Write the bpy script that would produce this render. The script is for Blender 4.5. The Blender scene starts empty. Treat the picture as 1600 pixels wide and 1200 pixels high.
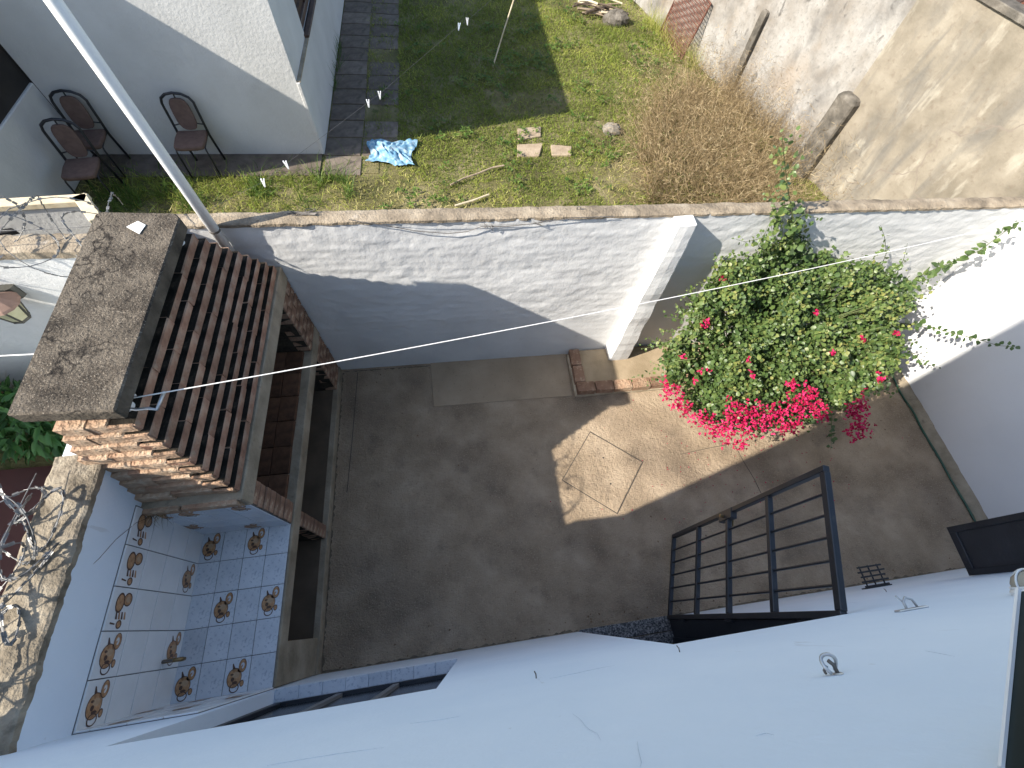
import bpy, bmesh, math, random
import numpy as np
from mathutils import Vector, Matrix

random.seed(7)
RNG = np.random.default_rng(11)
SC = bpy.context.scene
COL = SC.collection

# ------------------------------------------------------------------ camera
CAM_R = 676.125                      # focal length in photo pixels (1600 wide)
YAW, TILT, ROLL = -0.30293, 0.49786, 0.18714
CAM = np.array([0.0, 0.1922, 4.1])
PX, PY = 829.65, 607.31              # principal point
def cam_axes():
    ct, st = math.cos(TILT), math.sin(TILT)
    f = np.array([0, st, -ct]); u = np.array([0, ct, st]); r = np.array([1., 0, 0])
    cr, sr = math.cos(ROLL), math.sin(ROLL)
    r, u = cr*r + sr*u, -sr*r + cr*u
    cy, sy = math.cos(YAW), math.sin(YAW)
    Z = np.array([[cy, -sy, 0], [sy, cy, 0], [0, 0, 1]])
    return Z @ r, Z @ u, Z @ f
AX_R, AX_U, AX_F = cam_axes()
cd = bpy.data.cameras.new('camera')
cd.sensor_width = 36; cd.lens = CAM_R/1600*36
cd.shift_x = -(PX-800)/1600; cd.shift_y = (PY-600)/1600
cd.clip_start = .02; cd.clip_end = 500
co = bpy.data.objects.new('camera', cd); COL.objects.link(co)
mw = Matrix.Identity(4)
for i in range(3):
    mw[i][0], mw[i][1], mw[i][2], mw[i][3] = AX_R[i], AX_U[i], -AX_F[i], CAM[i]
co.matrix_world = mw
SC.camera = co

# ------------------------------------------------------------------ sky, sun, exposure
SUN = Vector((1.0, .285, -.7486)).normalized()
SUN_EL = math.asin(-SUN.z); SUN_ROT = math.atan2(-SUN.x, -SUN.y)
W = bpy.data.worlds.new('World'); SC.world = W; W.use_nodes = True
wn = W.node_tree
sky = wn.nodes.new('ShaderNodeTexSky'); sky.sky_type = 'NISHITA'; sky.sun_disc = False
sky.sun_elevation = SUN_EL; sky.sun_rotation = SUN_ROT % (2*math.pi)
wn.links.new(sky.outputs[0], wn.nodes['Background'].inputs[0])
wn.nodes['Background'].inputs[1].default_value = .15
sd = bpy.data.lights.new('sun', 'SUN'); sd.energy = 5.0; sd.angle = math.radians(.55); sd.color = (1, .93, .82)
so = bpy.data.objects.new('sun', sd); COL.objects.link(so)
so.rotation_euler = SUN.to_track_quat('-Z', 'Y').to_euler(); so.location = (-6, -3, 9)
SC.view_settings.view_transform = 'Standard'; SC.view_settings.look = 'None'
SC.view_settings.gamma = 1; SC.view_settings.exposure = 1.0
SC.view_settings.use_curve_mapping = False

# ------------------------------------------------------------------ pixel helpers (a pixel gives only a direction)
def ray(px): return AX_R*((px[0]-PX)/CAM_R) + AX_U*(-(px[1]-PY)/CAM_R) + AX_F
def onz(px, z=0): d = ray(px); return CAM + d*(z-CAM[2])/d[2]
def ony(px, y=0): d = ray(px); return CAM + d*(y-CAM[1])/d[1]
def onx(px, x=0): d = ray(px); return CAM + d*(x-CAM[0])/d[0]

# ------------------------------------------------------------------ noise
def vnoise(x, y, seed=0):
    xi = np.floor(x).astype(np.int64); yi = np.floor(y).astype(np.int64)
    fx = x-xi; fy = y-yi; fx = fx*fx*(3-2*fx); fy = fy*fy*(3-2*fy)
    def h(a, b):
        n = (a*374761393 + b*668265263 + seed*974711) & 0x7fffffff
        n = ((n ^ (n >> 13))*1274126177) & 0x7fffffff
        return ((n ^ (n >> 16)) & 0xffff)/65535.0
    return (h(xi, yi)*(1-fx)+h(xi+1, yi)*fx)*(1-fy) + (h(xi, yi+1)*(1-fx)+h(xi+1, yi+1)*fx)*fy
def fbm(x, y, seed=0, oct=4):
    s = 0; a = .5
    for k in range(oct):
        s = s + a*vnoise(x*2**k, y*2**k, seed+k*17); a *= .5
    return s

# ------------------------------------------------------------------ materials
MATS = {}
def mat(name, stops, scale=3.0, detail=8, rough=.85, metal=0, bump=(), spots=None, streak=None, coord='Object',
        attr=None, trans=0, spec=.5, dist=0, hue_obj=0, cracks=None):
    """stops: [(pos,(r,g,b)),...] over noise. spots: (scale, lo, hi, colour, fac). bump: [(scale,strength,stretch)]"""
    m = bpy.data.materials.new(name); m.use_nodes = True
    nt = m.node_tree; N = nt.nodes; L = nt.links
    b = N['Principled BSDF']
    b.inputs['Roughness'].default_value = rough; b.inputs['Metallic'].default_value = metal
    b.inputs['Specular IOR Level'].default_value = spec
    tc = N.new('ShaderNodeTexCoord'); src = tc.outputs[coord]
    def noise(sc, det=8, stretch=None, ds=0, ro=.55):
        n = N.new('ShaderNodeTexNoise'); n.inputs['Scale'].default_value = sc; n.inputs['Detail'].default_value = det
        n.inputs['Roughness'].default_value = ro; n.inputs['Distortion'].default_value = ds
        if stretch:
            mp = N.new('ShaderNodeMapping'); mp.inputs['Scale'].default_value = stretch
            L.new(src, mp.inputs[0]); L.new(mp.outputs[0], n.inputs[0])
        else: L.new(src, n.inputs[0])
        return n.outputs[0]
    if attr:
        at = N.new('ShaderNodeAttribute'); at.attribute_name = attr; fac = at.outputs['Fac']
    else: fac = noise(scale, detail, None, dist)
    r = N.new('ShaderNodeValToRGB'); e = r.color_ramp.elements
    while len(e) < len(stops): e.new(.5)
    for el, (p, c) in zip(e, stops): el.position = p; el.color = (*c, 1)
    L.new(fac, r.inputs[0]); col = r.outputs[0]
    def mixc(a, c2, f):
        x = N.new('ShaderNodeMix'); x.data_type = 'RGBA'
        L.new(a, x.inputs['A']); L.new(f, x.inputs['Factor'])
        if isinstance(c2, tuple): x.inputs['B'].default_value = (*c2, 1)
        else: L.new(c2, x.inputs['B'])
        return x.outputs['Result']
    def window(v, lo, hi, k=1):
        mr = N.new('ShaderNodeMapRange'); mr.inputs[1].default_value = lo; mr.inputs[2].default_value = hi
        mr.inputs[3].default_value = 0; mr.inputs[4].default_value = k; L.new(v, mr.inputs[0]); return mr.outputs[0]
    for s in (spots or []):
        col = mixc(col, s[3], window(noise(s[0], 6, s[5] if len(s) > 5 else None, s[6] if len(s) > 6 else 0), s[1], s[2], s[4]))
    if cracks:
        v = N.new('ShaderNodeTexVoronoi'); v.feature = 'DISTANCE_TO_EDGE'; v.inputs['Scale'].default_value = cracks[0]
        wv = N.new('ShaderNodeTexNoise'); wv.inputs['Scale'].default_value = cracks[0]*2.5; L.new(src, wv.inputs[0])
        mx = N.new('ShaderNodeMix'); mx.data_type = 'RGBA'; mx.inputs['Factor'].default_value = cracks[3] if len(cracks) > 3 else .12
        L.new(src, mx.inputs['A']); L.new(wv.outputs[1], mx.inputs['B']); L.new(mx.outputs['Result'], v.inputs[0])
        g = noise(cracks[0]*.6, 3)
        mul = N.new('ShaderNodeMath'); mul.operation = 'MULTIPLY'
        L.new(window(v.outputs[0], cracks[1], 0), mul.inputs[0]); L.new(window(g, .44, .54), mul.inputs[1])
        col = mixc(col, cracks[2], mul.outputs[0])
    if hue_obj:
        oi = N.new('ShaderNodeObjectInfo'); hs = N.new('ShaderNodeHueSaturation')
        L.new(window(oi.outputs['Random'], 0, 1, 2*hue_obj), hs.inputs['Value'])
        ad = N.new('ShaderNodeMath'); ad.operation = 'ADD'; ad.inputs[1].default_value = 1-hue_obj
        L.new(hs.inputs['Value'].links[0].from_socket, ad.inputs[0]); L.new(ad.outputs[0], hs.inputs['Value'])
        L.new(col, hs.inputs['Color']); col = hs.outputs[0]
    L.new(col, b.inputs['Base Color'])
    prev = None
    for bp in bump:
        n = noise(bp[0], 6, bp[2] if len(bp) > 2 else None)
        bn = N.new('ShaderNodeBump'); bn.inputs['Strength'].default_value = bp[1]
        bn.inputs['Distance'].default_value = bp[3] if len(bp) > 3 else .01
        L.new(n, bn.inputs['Height'])
        if prev: L.new(prev, bn.inputs['Normal'])
        prev = bn.outputs[0]
    if prev: L.new(prev, b.inputs['Normal'])
    if trans:
        t = N.new('ShaderNodeBsdfTranslucent'); L.new(col, t.inputs[0])
        ms = N.new('ShaderNodeMixShader'); ms.inputs[0].default_value = trans
        out = N['Material Output']
        L.new(b.outputs[0], ms.inputs[1]); L.new(t.outputs[0], ms.inputs[2]); L.new(ms.outputs[0], out.inputs[0])
    MATS[name] = m
    return m
def g(v, w=1.0): return (v*w, v, v/w)

mat('floor_concrete', [(.3, (.25, .188, .126)), (.5, (.37, .283, .195)), (.7, (.475, .372, .265))], 2.6, 12, .92,
    spots=[(1.1, .48, .66, (.17, .130, .094), .65), (4.5, .56, .72, (.155, .12, .088), .5), (90, .56, .68, (.52, .42, .30), .65), (70, .60, .70, (.12, .095, .07), .6)],
    bump=[(95, .9, None, .02), (26, .6, None, .03)], spec=.2)
mat('floor_patch', [(.3, (.28, .215, .145)), (.7, (.38, .295, .205))], 3, 9, .92,
    spots=[(60, .62, .72, (.09, .07, .05), .5)], bump=[(120, .4, None, .01), (8, .3, (1, 4, 1), .01)], spec=.25)
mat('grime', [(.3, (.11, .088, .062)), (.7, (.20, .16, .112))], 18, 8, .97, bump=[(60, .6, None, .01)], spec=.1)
mat('joint_dark', [(.3, (.05, .042, .035)), (.7, (.09, .075, .06))], 12, 4, .95)
mat('white_plaster', [(.3, (.62, .625, .63)), (.7, (.70, .705, .71))], 1.2, 6, .8,
    spots=[(3, .66, .8, (.52, .50, .46), .35), (.8, .6, .8, (.62, .60, .57), .3)], bump=[(60, .12, None, .006), (9, .12, None, .01)], spec=.3)
mat('house_paint', [(.3, (.66, .735, .815)), (.7, (.75, .81, .87))], 1.3, 10, .7,
    spots=[(2.5, .66, .8, (.60, .61, .62), .35), (30, .70, .75, (.45, .46, .46), .5), (7, .68, .72, (.50, .52, .53), .4, (1, 1, .5), 1)], bump=[(70, .22, None, .006), (12, .16, None, .01), (3, .15, None, .03)], spec=.3)
mat('crack_grey', [(.3, (.46, .52, .58)), (.7, (.58, .64, .70))], 30, 4, .9)
mat('rough_white', [(.3, (.60, .60, .595)), (.7, (.70, .70, .69))], 2, 8, .85,
    spots=[(5, .64, .78, (.52, .49, .44), .45), (40, .7, .76, (.35, .33, .3), .3)], bump=[(35, .3, None, .01), (120, .2, None, .004)], spec=.2)
mat('coping_cement', [(.3, (.14, .115, .085)), (.5, (.27, .22, .16)), (.72, (.40, .335, .25))], 7, 10, .95,
    spots=[(24, .6, .72, (.07, .06, .05), .6), (3.2, .66, .74, (.62, .60, .57), .4)], bump=[(60, .6, None, .02)], spec=.2)
mat('left_coping', [(.3, (.13, .108, .078)), (.5, (.25, .21, .155)), (.72, (.38, .33, .25))], 9, 10, .95,
    spots=[(20, .58, .7, (.10, .085, .065), .6)], bump=[(60, .7, None, .02)], spec=.2)
mat('slab_concrete', [(.28, (.022, .018, .014)), (.5, (.068, .055, .042)), (.72, (.15, .125, .096))], 9, 10, .95,
    spots=[(130, .57, .66, (.34, .295, .235), .6), (1.4, .52, .72, (.21, .178, .138), .65), (45, .58, .70, (.03, .026, .02), .6), (200, .60, .68, (.03, .026, .02), .5)], bump=[(75, .7, None, .02)], spec=.2,
    cracks=(5.0, .045, (.014, .011, .009), .2))
mat('slab_edge', [(.3, (.045, .037, .028)), (.7, (.13, .108, .082))], 8, 9, .95, bump=[(60, .6, None, .02)], spec=.2)
mat('grey_concrete', [(.3, (.20, .165, .115)), (.7, (.37, .315, .235))], 6, 9, .93, spots=[(14, .62, .75, (.07, .06, .05), .5)],
    bump=[(60, .5, None, .015)], spec=.2)
mat('brick', [(.25, (.15, .085, .058)), (.5, (.27, .165, .112)), (.75, (.39, .28, .205))], 7, 8, .93,
    spots=[(26, .58, .7, (.42, .33, .235), .75), (17, .62, .74, (.028, .020, .015), .75)], bump=[(70, .7, None, .015), (16, .5, None, .02)], hue_obj=.13, spec=.15)
mat('brick_front', [(.25, (.17, .085, .056)), (.5, (.32, .185, .125)), (.75, (.48, .36, .265))], 9, 8, .93,
    spots=[(20, .60, .72, (.48, .38, .28), .6), (5, .56, .70, (.10, .068, .05), .55), (24, .66, .76, (.04, .03, .024), .6)], bump=[(70, .6, None, .012), (16, .4, None, .015)], hue_obj=.2, spec=.15)
mat('moss_and_gap_shade', [(.3, (.012, .010, .008)), (.6, (.028, .024, .019)), (.75, (.075, .058, .043))], 14, 8, .97, bump=[(60, .6, None, .01)], spec=.05)
mat('brick_pale', [(.25, (.30, .165, .105)), (.5, (.40, .27, .18)), (.75, (.48, .37, .265))], 9, 8, .93,
    spots=[(18, .58, .7, (.60, .50, .37), .7), (22, .66, .76, (.11, .07, .045), .6)], bump=[(50, .9, None, .02), (18, .8, (1, 1, 3), .03)], hue_obj=.15, spec=.15)
mat('mortar', [(.3, (.03, .026, .021)), (.7, (.07, .06, .047))], 20, 6, .95, bump=[(50, .6, None, .02)], spec=.1)
mat('mortar_pale', [(.3, (.33, .27, .19)), (.7, (.50, .43, .32))], 14, 6, .95, bump=[(50, .6, None, .02)], spec=.1)
mat('soot_and_gap_shade', [(.3, (.008, .007, .006)), (.7, (.03, .024, .02))], 7, 6, .95, spec=.1)
mat('bay_shade_brown', [(.3, (.075, .058, .042)), (.7, (.13, .10, .072))], 4, 6, .95, spec=.1)
mat('hearth_brick', [(.3, (.06, .036, .024)), (.7, (.17, .09, .055))], 9, 6, .95, spots=[(6, .5, .7, (.015, .012, .01), .7)], bump=[(50, .4)], hue_obj=.3, spec=.1)
mat('tile_glaze', [(.3, (.50, .56, .64)), (.7, (.59, .64, .70))], 6, 6, .28, spots=[(45, .6, .72, (.36, .42, .50), .4)], bump=[(8, .04)], hue_obj=.05)
mat('tile_worn', [(.3, (.51, .545, .585)), (.7, (.64, .665, .695))], 8, 8, .35, spots=[(60, .55, .68, (.20, .25, .33), .55), (20, .62, .75, (.24, .28, .34), .5)], bump=[(60, .06)], hue_obj=.08)
mat('tile_white', [(.3, (.66, .67, .67)), (.7, (.73, .735, .73))], 6, 6, .25, bump=[(8, .03)], hue_obj=.04)
mat('grout', [(.3, (.10, .10, .105)), (.7, (.18, .18, .18))], 12, 4, .95)
mat('print_brown', [(.3, (.28, .13, .05)), (.7, (.54, .31, .15))], 60, 5, .4)
mat('print_dark', [(.3, (.065, .032, .02)), (.7, (.11, .055, .03))], 60, 4, .4)
mat('print_tan', [(.3, (.38, .24, .13)), (.7, (.48, .33, .2))], 60, 4, .4)
mat('black_paint', [(.3, (.010, .012, .016)), (.7, (.018, .021, .027))], 8, 5, .42, bump=[(80, .1)], spots=[(14, .60, .74, (.05, .045, .04), .6), (40, .68, .74, (.09, .05, .03), .7)])
mat('black_panel', [(.3, (.010, .011, .014)), (.7, (.020, .022, .028))], 4, 5, .55, bump=[(25, .3, (1, 1, 5), .01)])
mat('green_black', [(.3, (.006, .012, .011)), (.7, (.012, .020, .018))], 8, 5, .4)
mat('rust', [(.3, (.075, .028, .018)), (.7, (.16, .065, .042))], 12, 6, .9, bump=[(60, .4)])
mat('brass', [(.3, (.16, .11, .05)), (.7, (.28, .2, .1))], 30, 4, .4, metal=.8)
mat('galvanised', [(.3, (.42, .42, .42)), (.7, (.62, .62, .61))], 20, 5, .42, metal=.75)
mat('wire_grey', [(.3, (.09, .088, .084)), (.6, (.24, .235, .225))], 25, 5, .5, metal=.55)
mat('wire_dark', [(.3, (.10, .09, .08)), (.7, (.22, .2, .18))], 20, 5, .6, metal=.5)
mat('rope_white', [(.3, (.72, .70, .66)), (.7, (.82, .80, .76))], 90, 4, .9)
mat('pvc', [(.3, (.74, .74, .72)), (.7, (.80, .80, .78))], 5, 5, .35, spots=[(3, .66, .75, (.55, .52, .46), .4)])
mat('paper', [(.3, (.80, .79, .74)), (.7, (.85, .84, .8))], 8, 4, .9)
mat('granite', [(.38, (.03, .03, .03)), (.5, (.12, .12, .12)), (.62, (.30, .29, .28))], 75, 3, .35)
mat('glass_dark', [(.3, (.010, .011, .012)), (.7, (.016, .017, .018))], 3, 3, .22, spec=.25)
mat('frame_grey', [(.3, (.16, .155, .15)), (.7, (.22, .215, .21))], 6, 4, .5)
mat('interior', [(.3, (.05, .045, .04)), (.7, (.07, .065, .06))], 2, 3, .9)
mat('hose_green', [(.3, (.010, .05, .03)), (.7, (.02, .085, .05))], 15, 4, .4)
mat('lamp_glass', [(.3, (.30, .27, .21)), (.7, (.38, .35, .28))], 8, 4, .25)
mat('lamp_white', [(.3, (.68, .68, .66)), (.7, (.76, .76, .74))], 8, 4, .4)
mat('soil', [(.3, (.08, .075, .032)), (.5, (.15, .135, .06)), (.75, (.30, .25, .15))], 1.3, 10, .97,
    spots=[(6, .56, .68, (.05, .075, .02), .7)], bump=[(40, .8, None, .03)], spec=.1)
mat('planter_fill', [(.3, (.27, .21, .135)), (.7, (.38, .30, .205))], 6, 8, .95, bump=[(70, .4)], spec=.2)
mat('grass', [(0, (.12, .165, .028)), (.45, (.25, .30, .055)), (.75, (.41, .42, .10)), (1, (.60, .53, .24))], attr='tint', rough=.6, trans=.35, spec=.25)
mat('weed', [(0, (.05, .10, .018)), (.6, (.11, .19, .035)), (1, (.20, .24, .06))], attr='tint', rough=.55, trans=.3, spec=.25)
mat('dry_stem', [(0, (.10, .07, .036)), (.5, (.28, .205, .11)), (1, (.52, .42, .26))], attr='tint', rough=.85, trans=.15, spec=.1)
mat('leaf', [(0, (.038, .075, .022)), (.4, (.085, .14, .040)), (.7, (.15, .205, .058)), (1, (.28, .28, .085))], attr='tint', rough=.42, trans=.28, spec=.45)
mat('bract', [(0, (.26, .006, .035)), (.5, (.52, .012, .085)), (1, (.74, .05, .19))], attr='tint', rough=.6, trans=.3, spec=.2)
mat('bark', [(.3, (.07, .05, .035)), (.7, (.16, .12, .085))], 20, 6, .9, bump=[(40, .6)])
mat('stem_green', [(.3, (.07, .10, .03)), (.7, (.13, .15, .05))], 20, 4, .7)
mat('fern', [(0, (.018, .06, .012)), (.5, (.035, .11, .02)), (1, (.07, .17, .035))], attr='tint', rough=.5, trans=.25)
mat('neighbour_white', [(.3, (.50, .495, .475)), (.7, (.60, .595, .575))], 1.6, 9, .9,
    spots=[(4, .62, .76, (.45, .43, .40), .4)], bump=[(25, .3, None, .015), (80, .25, None, .008)], spec=.2)
mat('old_plaster', [(.3, (.16, .14, .108)), (.55, (.245, .215, .168)), (.75, (.31, .28, .225))], 2.4, 10, .93,
    spots=[(2.6, .50, .70, (.125, .12, .11), .7, (1.5, 1.5, .38), .6), (14, .56, .70, (.16, .13, .10), .5), (5, .6, .7, (.42, .39, .32), .5, (1, 1, .4)), (7, .68, .74, (.10, .095, .085), .5, (1, 1, .25), 1.2)],
    bump=[(14, .4, None, .02), (70, .3, None, .008)], spec=.15, cracks=(1.3, .012, (.20, .17, .14), .25))
mat('old_white', [(.3, (.19, .165, .135)), (.55, (.30, .285, .26)), (.75, (.36, .35, .33))], 2.0, 10, .93,
    spots=[(2.6, .50, .72, (.13, .125, .118), .8, (1, 1, .6), .35), (24, .54, .70, (.17, .162, .15), .6), (1.3, .56, .70, (.30, .235, .17), .45), (7, .62, .70, (.085, .08, .074), .75, (1, 1, .6), .3)],
    bump=[(12, .5, None, .03), (60, .4, None, .01)], spec=.15)
mat('post_concrete', [(.3, (.06, .055, .046)), (.55, (.14, .125, .104)), (.75, (.25, .23, .195))], 6, 9, .95,
    spots=[(3, .5, .62, (.08, .075, .065), .6, (1, 1, .4))], bump=[(30, .6, None, .02)], spec=.15)
mat('paver', [(.3, (.10, .082, .066)), (.7, (.19, .155, .125))], 7, 8, .95, spots=[(10, .58, .7, (.07, .065, .045), .6)], bump=[(60, .4)], hue_obj=.2, spec=.2)
mat('step_stone', [(.3, (.25, .19, .13)), (.7, (.40, .32, .23))], 7, 8, .95, bump=[(40, .5, None, .015)], hue_obj=.15, spec=.2)
mat('stone', [(.3, (.10, .088, .07)), (.7, (.26, .235, .20))], 8, 8, .95, bump=[(25, .7, None, .02)], hue_obj=.3, spec=.2)
mat('wood_brown', [(.3, (.045, .025, .018)), (.7, (.10, .058, .04))], 9, 6, .6, bump=[(20, .3, (1, 1, 8))])
mat('chair_frame', [(.3, (.008, .009, .012)), (.7, (.015, .016, .02))], 9, 4, .35)
mat('chair_fabric', [(.3, (.105, .070, .058)), (.7, (.155, .105, .085))], 14, 6, .95, bump=[(150, .3, None, .003)], spec=.1)
mat('cloth_blue', [(.3, (.08, .20, .32)), (.5, (.20, .36, .48)), (.75, (.55, .64, .68))], 14, 4, .9, spec=.1)
mat('peg_white', [(.3, (.74, .75, .76)), (.7, (.8, .8, .8))], 8, 3, .6)
mat('peg_blue', [(.3, (.50, .58, .68)), (.7, (.56, .64, .72))], 8, 3, .6)
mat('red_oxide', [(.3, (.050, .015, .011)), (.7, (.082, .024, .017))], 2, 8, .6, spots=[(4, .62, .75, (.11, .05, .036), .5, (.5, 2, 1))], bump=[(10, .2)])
mat('roof_clay', [(.3, (.30, .085, .042)), (.7, (.46, .16, .085))], 9, 7, .85, hue_obj=.2, bump=[(40, .4)])
mat('cream_timber', [(.3, (.52, .43, .28)), (.7, (.68, .60, .44))], 10, 6, .8, bump=[(20, .3, (1, 8, 1))])
mat('stain_and_gallery_shade', [(.3, (.012, .010, .009)), (.7, (.03, .025, .022))], 4, 5, .8)
mat('clay_pot', [(.3, (.20, .12, .085)), (.7, (.30, .19, .14))], 8, 5, .8)
mat('lantern_metal', [(.3, (.05, .048, .04)), (.7, (.09, .085, .07))], 10, 4, .5, metal=.3)
mat('lantern_glass', [(.3, (.42, .40, .25)), (.7, (.55, .52, .36))], 8, 4, .2)
mat('dry_leaf', [(0, (.10, .05, .025)), (1, (.30, .20, .11))], attr='tint', rough=.9)

# ------------------------------------------------------------------ mesh builder
class MB:
    def __init__(s): s.v = []; s.f = []; s.m = []
    def add(s, verts, faces, mi=0):
        o = len(s.v); s.v.extend([tuple(map(float, p)) for p in verts])
        s.f.extend([tuple(i+o for i in f) for f in faces]); s.m.extend([mi]*len(faces)); return s
    def box(s, x0, x1, y0, y1, z0, z1, mi=0):
        v = [(x0, y0, z0), (x1, y0, z0), (x1, y1, z0), (x0, y1, z0), (x0, y0, z1), (x1, y0, z1), (x1, y1, z1), (x0, y1, z1)]
        return s.add(v, BOXF, mi)
    def obox(s, c, ex, ey, ez, mi=0):
        """box with half-extent vectors"""
        c = np.array(c, float); ex, ey, ez = map(lambda a: np.array(a, float), (ex, ey, ez))
        v = [c+a*ex+b*ey+d*ez for d in (-1, 1) for a, b in ((-1, -1), (1, -1), (1, 1), (-1, 1))]
        return s.add(v, BOXF, mi)
    def tube(s, pts, r, n=6, mi=0, closed=False):
        P = [Vector(p) for p in pts]; k = len(P)
        rs = r if isinstance(r, (list, tuple)) else [r]*k
        rings = []; prevn = None
        for i in range(k):
            if closed: t = P[(i+1) % k]-P[i-1]
            else: t = P[min(i+1, k-1)]-P[max(i-1, 0)]
            t.normalize()
            if prevn is None:
                a = Vector((0, 0, 1)) if abs(t.z) < .9 else Vector((1, 0, 0)); nn = t.cross(a).normalized()
            else:
                nn = (prevn - t*prevn.dot(t)); nn = nn.normalized() if nn.length > 1e-6 else t.orthogonal().normalized()
            prevn = nn; bb = t.cross(nn)
            rings.append([P[i]+(nn*math.cos(2*math.pi*j/n)+bb*math.sin(2*math.pi*j/n))*rs[i] for j in range(n)])
        o = len(s.v); s.v.extend([tuple(p) for rg in rings for p in rg])
        kk = k if closed else k-1
        for i in range(kk):
            for j in range(n):
                a = o+i*n+j; b = o+i*n+(j+1) % n; c = o+((i+1) % k)*n+(j+1) % n; d = o+((i+1) % k)*n+j
                s.f.append((a, b, c, d)); s.m.append(mi)
        if not closed:
            s.f.append(tuple(o+j for j in reversed(range(n)))); s.m.append(mi)
            s.f.append(tuple(o+(k-1)*n+j for j in range(n))); s.m.append(mi)
        return s
    def prism(s, poly, a0, a1, axis='z', mi=0):
        n = len(poly)
        def P(p, h): return {'z': (p[0], p[1], h), 'y': (p[0], h, p[1]), 'x': (h, p[0], p[1])}[axis]
        v = [P(p, a0) for p in poly]+[P(p, a1) for p in poly]
        f = [tuple(reversed(range(n))), tuple(range(n, 2*n))]+[(i, (i+1) % n, n+(i+1) % n, n+i) for i in range(n)]
        return s.add(v, f, mi)
    def disc(s, c, u, w, r, n=14, mi=0, r2=None, k=1.0):
        c, u, w = np.array(c, float), np.array(u, float), np.array(w, float)
        o = len(s.v)
        ring = [c+(u*math.cos(2*math.pi*i/n)+w*math.sin(2*math.pi*i/n)*k)*r for i in range(n)]
        if r2 is None:
            return s.add(ring, [tuple(range(n))], mi)
        ring2 = [c+(u*math.cos(2*math.pi*i/n)+w*math.sin(2*math.pi*i/n)*k)*r2 for i in range(n)]
        return s.add(ring+ring2, [(i, (i+1) % n, n+(i+1) % n, n+i) for i in range(n)], mi)
    def lathe(s, prof, c=(0, 0, 0), n=16, mi=0):
        o = len(s.v)
        for r, z in prof:
            s.v.extend([(c[0]+r*math.cos(2*math.pi*j/n), c[1]+r*math.sin(2*math.pi*j/n), c[2]+z) for j in range(n)])
        for i in range(len(prof)-1):
            for j in range(n):
                s.f.append((o+i*n+j, o+i*n+(j+1) % n, o+(i+1)*n+(j+1) % n, o+(i+1)*n+j)); s.m.append(mi)
        s.f.append(tuple(o+j for j in reversed(range(n)))); s.m.append(mi)
        s.f.append(tuple(o+(len(prof)-1)*n+j for j in range(n))); s.m.append(mi)
        return s
    def mesh(s, name, mats, off=(0, 0, 0), bevel=0, smooth=False):
        me = bpy.data.meshes.new(name)
        V = np.array(s.v, float)-np.array(off, float) if len(s.v) else []
        me.from_pydata([tuple(p) for p in V], [], s.f)
        mats = mats if isinstance(mats, (list, tuple)) else [mats]
        for m in mats: me.materials.append(MATS[m])
        if len(mats) > 1: me.polygons.foreach_set('material_index', s.m)
        bm = bmesh.new(); bm.from_mesh(me)
        bmesh.ops.recalc_face_normals(bm, faces=bm.faces)
        if bevel:
            es = [e for e in bm.edges if len(e.link_faces) == 2 and e.calc_face_angle(0) > .5]
            bmesh.ops.bevel(bm, geom=es, offset=bevel, segments=2 if bevel > .01 else 1, profile=.6, affect='EDGES')
        bm.to_mesh(me); bm.free()
        if smooth: me.polygons.foreach_set('use_smooth', [True]*len(me.polygons))
        me.update(); return me
    def build(s, name, mats, parent=None, bevel=0, smooth=False, local=False):
        off = (0, 0, 0) if (local or parent is None) else ORG.get(parent.name, (0, 0, 0))
        o = bpy.data.objects.new(name, s.mesh(name, mats, off, bevel, smooth)); COL.objects.link(o)
        if parent is not None: o.parent = parent; ORG[o.name] = off
        return o
BOXF = [(0, 3, 2, 1), (4, 5, 6, 7), (0, 1, 5, 4), (1, 2, 6, 5), (2, 3, 7, 6), (3, 0, 4, 7)]
ORG = {}
def tag(o, label=None, cat=None, group=None, kind=None):
    if label: o['label'] = label
    if cat: o['category'] = cat
    if group: o['group'] = group
    if kind: o['kind'] = kind
    return o
def thing(name, label, cat, loc=(0, 0, 0), rz=0, group=None):
    o = bpy.data.objects.new(name, None); COL.objects.link(o); o.empty_display_size = .1
    o.location = loc; o.rotation_euler = (0, 0, rz); ORG[o.name] = tuple(loc)
    return tag(o, label, cat, group)
def inst(name, me, parent, loc, rot=(0, 0, 0), scale=(1, 1, 1), world=True):
    o = bpy.data.objects.new(name, me); COL.objects.link(o)
    off = ORG.get(parent.name, (0, 0, 0)) if (parent is not None and world) else (0, 0, 0)
    o.location = tuple(a-b for a, b in zip(loc, off)); o.rotation_euler = rot; o.scale = scale
    if parent is not None: o.parent = parent
    ORG[o.name] = tuple(loc)
    return o
def mesh_np(name, V, F, material, tint=None, smooth=False, parent=None):
    """V (n,3), F (m,k) constant k"""
    me = bpy.data.meshes.new(name); V = np.asarray(V, np.float32); F = np.asarray(F, np.int32)
    if parent is not None: V = V-np.array(ORG.get(parent.name, (0, 0, 0)), np.float32)
    me.vertices.add(len(V)); me.vertices.foreach_set('co', V.ravel())
    k = F.shape[1]; me.loops.add(F.size); me.loops.foreach_set('vertex_index', F.ravel())
    me.polygons.add(len(F)); me.polygons.foreach_set('loop_start', np.arange(0, F.size, k, dtype=np.int32))
    me.polygons.foreach_set('loop_total', np.full(len(F), k, np.int32))
    if smooth: me.polygons.foreach_set('use_smooth', np.ones(len(F), bool))
    me.materials.append(MATS[material])
    if tint is not None:
        a = me.attributes.new('tint', 'FLOAT', 'POINT'); a.data.foreach_set('value', np.asarray(tint, np.float32))
    me.update(calc_edges=True); me.validate()
    o = bpy.data.objects.new(name, me); COL.objects.link(o)
    if parent is not None: o.parent = parent
    return o
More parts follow.
